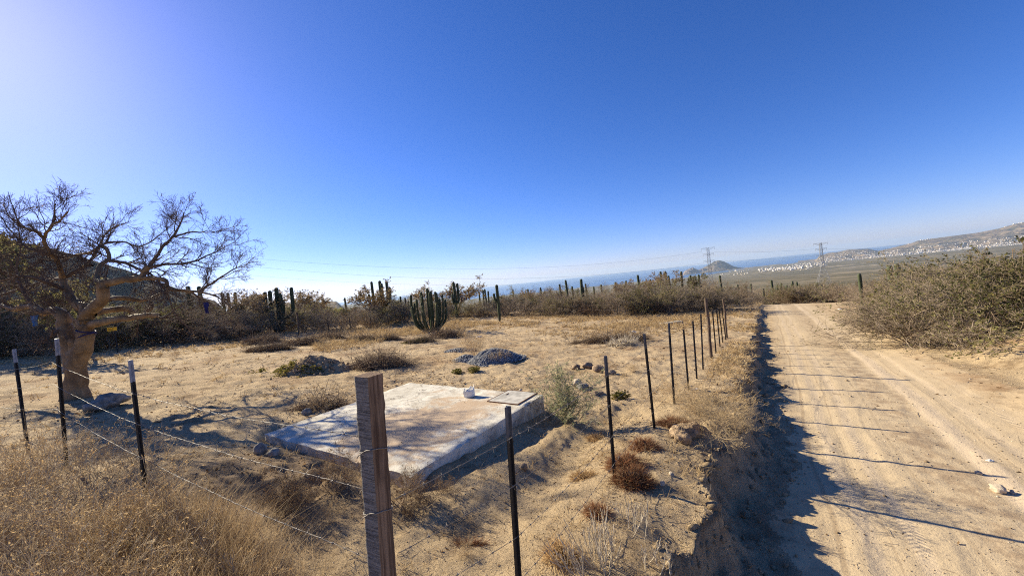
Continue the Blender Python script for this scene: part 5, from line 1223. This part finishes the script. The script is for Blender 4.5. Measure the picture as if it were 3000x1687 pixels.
# ---------------------------------------------------------------- grass, weeds, litter: what nobody could count
def inslab(x, y, m=.12):
    a = (x - near_c[0]) * ex[0] + (y - near_c[1]) * ex[1]; c = (x - near_c[0]) * ey[0] + (y - near_c[1]) * ey[1]
    return (a > -m) & (a < LX + m) & (c > -m) & (c < LY + m)
def dry_grass():
    g = np.random.default_rng(91); n = 62000
    r = np.exp(g.uniform(math.log(2.2), math.log(48), n)); a = RAD(1) * g.uniform(-60, 50, n); x, y = r * np.sin(a), r * np.cos(a); s, t = st(x, y); az = np.degrees(a)
    tc = crest(s); plot = (t < tc + .05) & ~inslab(x, y)
    back = np.interp(x / y * 1130 + 1500, fu, fD) - y            # metres in front of the back fence
    nz = fbm(x / 2.2, y / 2.2, 4, 92)
    u = x / y * 1130 + 1500
    pr = np.where(plot, np.clip(.012 + .08 * nz, 0.003, .08), 0)
    pr = np.where(plot & (back < 9) & (u > 900), np.clip(.6 + 1.6 * nz, 0, 1), pr)
    pr = np.where(plot & (back < 13) & (u > 1250) & (nz > -.1), np.maximum(pr, .45), pr)
    pr = np.where(plot & (back < 3.5) & (u <= 900), np.clip(.4 + 1.2 * nz, 0, 1) * .8, pr)
    pr = np.where((t > tc - .8) & (t < tc + .03) & (s > 7.0), np.clip(.5 + 1.5 * nz, 0, 1), pr)
    pr = np.where((t > -2.1) & (t < tc) & (s > 4.2) & (s < 9), np.clip(.18 + .9 * nz, 0, 1) * .6, pr)
    trr = t_right(s); pr = np.where((t > trr + 1.2) & (t < trr + 9) & (s > 14), np.clip(.15 + nz, 0, 1) * .35, pr)
    pr = np.where((t < tc) & (np.abs(back) < 1.5) & (u < 2150), np.maximum(pr, .3), pr)
    k = g.random(n) < pr; x, y, r, back, u, s, t = [q[k] for q in (x, y, r, back, u, s, t)]; n = len(x)
    z = H(x, y); m = 9
    hh = np.where(back < 9, np.where(u > 900, .30, .20), .15) * g.uniform(.5, 1.5, n)
    hh = np.where((s > 6) & (t > -2.2) & (r < 20), .19 * g.uniform(.5, 1.4, n), hh)
    sp = np.repeat(.03 + .05 * hh, m)
    P = np.repeat(np.stack([x, y, z], -1), m, 0) + g.normal(size=(n * m, 3)) * np.stack([sp, sp, 0 * sp], -1)
    d = rdirs(n * m, g) * .55 + np.array([0.1, -.05, 1.0]); hm = np.repeat(hh, m) * g.uniform(.5, 1.2, n * m); R = np.repeat(r, m)
    low = g.random(n * m) < .35; d[low, 2] *= .3
    v, f, f2 = blades(P, d, hm, np.clip(R * .0011, .003, .03), .8, g); b = MB(); b.add(v, f); b.f.append((f2, 0)); o = b.build('dry_grass', M['straw']); o['kind'] = 'stuff'
dry_grass()
def weeds():
    g = np.random.default_rng(95); n = 150
    u = g.uniform(-420, 700, n); D = g.uniform(1.5, 4.4, n)
    pts = []
    for q, w in zip(u, D):
        d = rayd(q, 1200); x = d[0] * w; side = NL[0] * x + NL[1] * w - CL
        vb = q
        if side > .3 or (q > 430 and w > 2.6) or (q > 560 and g.random() < .6) or x > -.95: continue
        pts.append((x, w, float(H(x, w)) - .02, q))
    pts = np.array(pts); n = len(pts); hs_ = np.interp(pts[:, 3], [-300, 150, 420, 600, 700], [.66, .6, .48, .26, .2]) * g.uniform(.7, 1.2, n)
    m = 11; P0 = np.repeat(pts[:, :3], m, 0) + g.normal(size=(n * m, 3)) * [.07, .07, 0]; ti = np.abs(g.normal(.35, .3, n * m)); az = g.uniform(0, 6.283, n * m)
    d = np.stack([np.sin(ti) * np.cos(az), np.sin(ti) * np.sin(az), np.cos(ti)], -1)
    P = walk(P0, d, np.repeat(hs_, m) * g.uniform(.6, 1.2, n * m), 6, .14, .02, g); R = np.full((n * m, 1), .0022) * np.linspace(1, .5, 6)[None]
    P2, R2 = kids(P, R, 5, .2, 1, .7, .16, .75, 4, .2, .03, g); sel = g.random(len(P2)) < .8; P2, R2 = P2[sel], R2[sel]
    P3, R3 = kids(P2, R2, 3, .2, 1, .7, .06, .8, 2, .1, .02, g)
    b = MB()
    for A, B_, s in ((P, R, 3), (P2, R2, 3), (P3, R3, 3)): v, f = tubes(A, np.maximum(B_, .0011), s); b.add(v, f)
    o = b.build('weeds', M['weedstem']); o['kind'] = 'stuff'
    k = 26000; pp, tt = along(P3, k, g); v, f = leaves(pp, tt + rdirs(k, g), .016 * g.uniform(.5, 1.6, k), .008, g); b = MB(); b.add(v, f); o = b.build('weed_seeds', M['weed']); o['kind'] = 'stuff'
    # standing straw at the bottom of the view
    k = 11000; q = g.normal(500, 140, k); w = g.uniform(2.1, 3.3, k); d = (q * KD - 1500) / 1130; x = d * w - .1 * w; ok = (NL[0] * x + NL[1] * w - CL < .25); x, w = x[ok], w[ok]; k = len(x)
    z = H(x, w); P = np.stack([x, w, z - .01], -1); v, f, f2 = blades(P, rdirs(k, g) * .35 + [.15, 0, 1], g.uniform(.22, .56, k), .0032, .45, g); b = MB(); b.add(v, f); b.f.append((f2, 0)); o = b.build('straw_grass', M['strawdark']); o['kind'] = 'stuff'
M['weedstem'] = m_bark('dry_weed_stems', (.38, .28, .16), (.60, .47, .29)); M['strawdark'] = m_leaf('tawny_straw', [(.44, .31, .17), (.62, .47, .28), (.34, .22, .11)], trans=.4)
weeds()
def litter():
    g = np.random.default_rng(97); n = 27000
    r = np.exp(g.uniform(math.log(1.8), math.log(26), n)); a = RAD(1) * g.uniform(-60, 55, n); x, y = r * np.sin(a), r * np.cos(a); s, t = st(x, y); tc = crest(s); tr = t_right(s)
    nz = fbm(x / 1.3, y / 1.3, 3, 98); pr = np.where(t < tc, np.clip(.35 + 1.3 * nz, 0.03, 1), np.where(t > tr - .6, .35, .05))
    pr = np.where(inslab(x, y), 0, pr); k = g.random(n) < pr; x, y, r = x[k], y[k], r[k]; n = len(x); z = H(x, y)
    d = rdirs(n, g) * [1, 1, .18]; h = n // 2; L = g.uniform(.02, .07, n) * np.clip(r / 5, .6, 2.0)
    P = np.stack([x, y, z + .004], -1); v, f = leaves(P[:h], d[:h], L[:h] * .7, L[:h] * .35, g); b = MB(); b.add(v, f); o = b.build('leaf_litter', M['brown']); o['kind'] = 'stuff'
    W = walk(P[h:], d[h:], L[h:] * 2.2, 4, .3, 0, g); W[:, :, 2] = np.maximum(W[:, :, 2], P[h:, None, 2]); v, f = tubes(W, np.clip(r[h:, None] * .0004, .0012, .006) * np.ones((1, 4)), 3); b = MB(); b.add(v, f); o = b.build('twig_litter', M['twig']); o['kind'] = 'stuff'
    n = 9000; r = np.exp(g.uniform(math.log(1.8), math.log(16), n)); a = RAD(1) * g.uniform(-58, 55, n); x, y = r * np.sin(a), r * np.cos(a); k = ~inslab(x, y); x, y, r = x[k], y[k], r[k]; n = len(x); z = H(x, y)
    O = np.array([[1, 0, 0], [-1, 0, 0], [0, 1, 0], [0, -1, 0], [0, 0, .7], [0, 0, -.7]]); OF = np.array([[0, 2, 4], [2, 1, 4], [1, 3, 4], [3, 0, 4], [2, 0, 5], [1, 2, 5], [3, 1, 5], [0, 3, 5]])
    V = np.stack([x, y, z + .002], -1)[:, None] + O[None] * (g.uniform(.0025, .008, n) * np.where(g.random(n) < .03, 2.5, 1) * np.clip(r / 4, .8, 2))[:, None, None] * g.uniform(.6, 1.3, (n, 6, 1))
    b = MB(); b.add(V.reshape(-1, 3), (np.arange(n)[:, None, None] * 6 + OF[None]).reshape(-1, 3)); o = b.build('gravel', M['clodpeb']); o['kind'] = 'stuff'
    # crumbs on the slab
    n = 90; q = np.stack([g.uniform(.1, LX - .1, n), g.uniform(.1, LY - .1, n)], -1); x = near_c[0] + q[:, 0] * ex[0] + q[:, 1] * ey[0]; y = near_c[1] + q[:, 0] * ex[1] + q[:, 1] * ey[1]
    V = np.stack([x, y, np.full(n, ZS + .012)], -1)[:, None] + O[None] * g.uniform(.004, .013, n)[:, None, None] * g.uniform(.6, 1.3, (n, 6, 1)); b = MB(); b.add(V.reshape(-1, 3), (np.arange(n)[:, None, None] * 6 + OF[None]).reshape(-1, 3)); o = b.build('crumbs', M['clodpeb']); o['kind'] = 'stuff'
M['clodpeb'] = m_leaf('pebbles', [(.22, .16, .10), (.40, .31, .21), (.52, .46, .37)], trans=0.0)
litter()

# ---------------------------------------------------------------- pylons and power lines
M['lattice'] = m_plain('galvanised_lattice', (.30, .30, .30), .6, .2, 1, .3); M['cable'] = m_plain('power_cable', (.06, .06, .065), .6, .1)
def pylon(u, vtop, D, label, flare):
    d = ray(u, vtop); x = d[0] * D; zg = float(H(x, D)); h = d[2] * D - zg
    t = thing('pylon', label, 'pylon', (x, D, zg), RAD(-30), 'lattice power pylons')
    wb, wm, wt = flare * h, .065 * h, .04 * h; zm = .45 * h; rad = .09
    def hw(z): return np.interp(z, [0, zm, h], [wb / 2, wm / 2, wt / 2])
    for sx in (-1, 1):
        for sy in (-1, 1):
            zz = np.array([-1, zm, h]); P = np.stack([sx * hw(zz), sy * hw(zz), zz], -1)[None]; v, f = tubes(P, np.full((1, 3), rad * 1.2), 4); b = MB(); b.add(v, f); b.build('leg', M['lattice'], t)
    lv = np.concatenate([np.linspace(0, zm, 6), np.linspace(zm, h, 12)[1:]]); S = []
    for a, c in zip(lv[:-1], lv[1:]):
        for q in range(4):
            c1 = [(-1, -1), (1, -1), (1, 1), (-1, 1)][q]; c2 = [(1, -1), (1, 1), (-1, 1), (-1, -1)][q]
            A = [c1[0] * hw(a), c1[1] * hw(a), a]; B = [c2[0] * hw(c), c2[1] * hw(c), c]; A2 = [c2[0] * hw(a), c2[1] * hw(a), a]; B2 = [c1[0] * hw(c), c1[1] * hw(c), c]
            S += [[A, B], [A2, B2], [B2, B]]
    v, f = tubes(np.array(S), np.full((len(S), 2), rad * .75), 3); b = MB(); b.add(v, f); b.build('bracing', M['lattice'], t)['kind'] = 'stuff'
    tips = []
    for z, w in ((h, .125 * h), (.88 * h, .10 * h), (.74 * h, .10 * h)):
        b = MB(); S = []
        for sy in (-1, 1):
            S += [[[-w, 0, z], [-hw(z), sy * hw(z), z - .045 * h]], [[w, 0, z], [hw(z), sy * hw(z), z - .045 * h]], [[-w, 0, z], [w, 0, z + .0]], [[-w, sy * .3, z], [w, sy * .3, z]]]
            for q in np.linspace(-.8, .8, 9): S.append([[q * w, 0, z], [q * w * .8 , sy * .3, z - .045 * h * (1 - abs(q))]])
        v, f = tubes(np.array(S), np.full((len(S), 2), rad * .8), 3); b.add(v, f); b.build('cross_arm', M['lattice'], t)
        for sx in (-1, 1):
            zz = np.linspace(0, -.05 * h, 9); P = np.stack([0 * zz, 0 * zz, zz], -1)[None]; v, f = tubes(P, (np.where(np.arange(9) % 2 == 0, .06, .16))[None], 6); b = MB(); b.add(v, f); b.build('insulator', M['lattice'], t, loc=(sx * w * .96, 0, z))
            q = Matrix.Rotation(RAD(-30), 3, 'Z') @ Vector((sx * w * .96, 0, 0)); tips.append(np.array([x + q.x, D + q.y, zg + z - .05 * h]))
    return tips
T1 = pylon(2073, 726, 400, 'slim lattice power pylon standing in front of the headland', .085)
T2 = pylon(2403, 712, 370, 'lattice power pylon with widely splayed legs at the foot of the town ridge', .30)
def cable(pts, A, B, label, rad=.045):
    """a hanging cable in the upright plane through A and B, fitted through sight points"""
    A, B = np.asarray(A, float), np.asarray(B, float); n2 = np.array([-(B - A)[1], (B - A)[0]]); c = n2 @ A[:2]; L = np.linalg.norm((B - A)[:2]); e = (B - A)[:2] / L; q = []
    for u, v in pts:
        d = ray(u, v); D = c / (n2 @ d[:2]); p = d * D; q.append((e @ (p[:2] - A[:2]), p[2]))
    q = np.array(q); co = np.polyfit(q[:, 0], q[:, 1], 2); w = np.linspace(0, L, 60)
    P = np.stack([A[0] + e[0] * w, A[1] + e[1] * w, np.polyval(co, w)], -1)
    v, f = tubes((P - P[0])[None], np.full((1, 60), rad), 4); b = MB(); b.add(v, f); o = b.build('power_line', M['cable'], loc=P[0]); tag(o, label, 'power line', 'power lines crossing above the scrub')
W0 = np.array([-330., 255., 0])
cable([(700, 752), (1048, 778), (1316, 791), (1630, 778), (2062, 737)], W0, T1[0], 'upper power line sagging from behind the bare tree to the first pylon')
cable([(745, 781), (1063, 806), (1380, 818), (1649, 810), (2069, 770)], W0 + [0, 8, 0], T1[4], 'lower power line sagging from behind the bare tree to the first pylon')
cable([(872, 815), (999, 826), (1190, 836), (1500, 832), (2068, 790)], W0 + [0, 14, 0], T1[5], 'faint lowest power line just above the far trees', .035)
cable([(2082, 738), (2233, 738), (2396, 729)], T1[1], T2[0], 'upper power line strung between the two pylons')
cable([(2078, 766), (2233, 760), (2400, 747)], T1[4], T2[4], 'lower power line strung between the two pylons')
cable([(2404, 730), (2700, 727), (3100, 716)], T2[1], T2[1] + np.array([420, -60, 0]), 'power line leaving the second pylon over the ridge')

# ---------------------------------------------------------------- the far town
M['house'] = m_plain('white_house_paint', (.66, .62, .56), .8, .08, .05); M['cream'] = m_plain('cream_house_paint', (.66, .57, .44), .8, .1, .05); M['greyhouse'] = m_plain('grey_house', (.42, .40, .37), .8, .15, .05); M['glassdark'] = m_plain('dark_window', (.05, .06, .08), .3, .1)
def house_mesh(seed, kind):
    g = random.Random(seed); b = MB()
    if kind == 'hotel':
        n = g.randint(2, 3); x = 0
        for k in range(n):
            w = g.uniform(16, 28); h = g.uniform(14, 26); b.box((x + w / 2, 0, h / 2 - 2), (w, 14, h + 4)); b.box((x + w / 2, 0, h + 1), (w * .3, 5, 3.0))
            for fl in range(int(h // 4)): b.box((x + w / 2, -7.05, 2.2 + fl * 4), (w * .86, .3, 1.7), mi=1)
            x += w + g.uniform(.3, 5)
    else:
        w, d, h = g.uniform(9, 17), g.uniform(8, 12), g.uniform(3.5, 7); b.box((0, 0, h / 2 - 2), (w, d, h + 4)); b.box((w * g.uniform(-.2, .2), d * .12, h + 1.4), (w * .55, d * .6, 2.9)); b.box((w * .75, 0, h * .3 - 1), (w * .5 - .1, d * .8, h * .6 + 4))
        for q in (-.3, 0, .3): b.box((q * w, -d / 2 - .03, h * .5), (w * .14, .3, 1.5), mi=1)
    return b
HM = [house_mesh(i, 'house').mesh('house', [M['house'] if i % 4 else M['cream'], M['glassdark']]) for i in range(8)]; HT_ = [house_mesh(50 + i, 'hotel').mesh('hotel', [M['house'] if i % 3 else M['cream'], M['glassdark']]) for i in range(6)]
def townspots():
    g = np.random.default_rng(55); out = []
    def band(n, u0, v0, u1, v1, th, hot, s0=1.0):
        for _ in range(n):
            f = g.random(); u = u0 + (u1 - u0) * f; v = v0 + (v1 - v0) * f + g.normal() * th; p = G(u, v)
            if p is not None and p[2] > -199.6 and p[1] > 1500: out.append((p, hot, s0, 'flat'))
    band(8, 2156, 794, 2204, 796, 1.5, 1, .9); band(10, 2226, 787, 2330, 782, 3, 1, .8); band(150, 2222, 791, 2345, 785, 2.6, 0, 1.5); band(120, 2330, 782, 2420, 772, 5, 0, 1.5); band(8, 2300, 776, 2395, 770, 2, 1, .9); band(18, 2030, 812, 2200, 800, 1.5, 0, 1.4); band(9, 2100, 796, 2145, 795, 1.2, 1, .6); band(16, 1560, 852, 1720, 843, 1.2, 0, 1.6)
    band(6, 1960, 797, 1996, 793, 1, 0, 1.6)
    azs, rc, zc, X, Y, Z = RG; nu = 90
    def ridge(n, u0, u1, j0, j1, s0=1.2, hot=0):
        a0, a1 = [math.degrees(math.atan(ray(q, 720)[0])) for q in (u0, u1)]
        for _ in range(n):
            a = g.uniform(a0, a1); i = int(np.clip(np.searchsorted(azs, a), 0, len(azs) - 1)); j = int(np.clip((j0 + (j1 - j0) * g.random() ** 1.7) * nu, 0, nu - 1)); p = np.array([X[i, j], Y[i, j], Z[i, j]]) + [g.uniform(-20, 20), 0, 0]
            p[2] = max(p[2], float(Hbase(p[0], p[1])))
            out.append((p, hot, s0, 'slope'))
    ridge(260, 2400, 2560, .12, .8, 1.3); ridge(330, 2540, 2700, .05, .68, 1.3); ridge(400, 2680, 2860, .03, .52, 1.25); ridge(520, 2820, 3060, .0, .42, 1.25); ridge(40, 2500, 3000, .0, .2, 1.0, 1)
    for u in (2608, 2614, 2655, 2659, 2663, 2700, 2706, 2712, 2722, 2728, 2731, 2950, 2953, 2970, 2974, 2992, 2998): ridge(1, u - .5, u + .5, .975, .995, 1.5)
    return out
spots = townspots(); random.shuffle(spots)
random.seed(12); big_ = [q for q in spots if q[1]]; small = [q for q in spots if not q[1]]
small.sort(key=lambda q: -q[2] / np.linalg.norm(q[0])); indiv = big_ + small[:300 - len(big_) - 10]; rest = small[300 - len(big_) - 10:]
def hw_(p, w):
    u = p[0] / p[1] * 1130 + 1500
    if w == 'slope': return 'on the ridge crest' if p[2] > -120 else 'on the lower slope left of the big mesquites' if u < 2640 else 'on the slope above the mesquites'
    return 'on the shore left of the headland' if u < 2020 else 'at the foot of the headland' if u < 2215 else 'between headland and second pylon' if u < 2345 else 'round the foot of the second pylon'
for p, hot, s0, w in indiv:
    o = put('hotel' if hot else 'house', (HT_ if hot else HM)[random.randrange(6)], None, p, (0, 0, random.choice([0, 1.57, 3.14, -.6, .5]) + random.uniform(-.2, .2)), s0 * random.uniform(.32, .65))
    if hot: tag(o, 'pale multi storey building in the far town %s' % ('on the plain by the bay' if w == 'flat' else 'on the lower ridge slope'), 'hotel', 'pale larger buildings of the far town %s' % ('by the bay' if w == 'flat' else 'on the slope'))
    else: tag(o, 'small white house in the far town %s' % hw_(p, w), 'house', 'white houses of the far town %s' % hw_(p, w))
b = MB()
for p, hot, s0, w in rest:
    a = random.uniform(0, 3); W_, D_, h_ = random.uniform(6, 14) * s0, random.uniform(5, 9) * s0, random.uniform(2.2, 4.2) * s0
    b.box((p[0], p[1], p[2] + h_ / 2 - 2), (W_, D_, h_ + 4), a, mi=random.choice([0, 1, 1, 2]))
    b.box((p[0], p[1], p[2] + h_ + 1), (W_ * .5, D_ * .6, 3), a)
o = b.build('town_houses', [M['house'], M['cream'], M['greyhouse']]); o['kind'] = 'stuff'

# ---------------------------------------------------------------- the air
hz = bpy.data.materials.new('haze_air'); hz.use_nodes = True; nt = hz.node_tree; nt.nodes.clear()
pv = nt.nodes.new('ShaderNodeVolumePrincipled'); pv.inputs['Color'].default_value = (.62, .80, 1.0, 1); pv.inputs['Density'].default_value = 4.2e-5; pv.inputs['Anisotropy'].default_value = .2
oo = nt.nodes.new('ShaderNodeOutputMaterial'); nt.links.new(pv.outputs[0], oo.inputs['Volume'])
b = MB(); b.box((0, 0, -36.), (60000, 60000, 372)); o = b.build('haze', hz); o['kind'] = 'stuff'
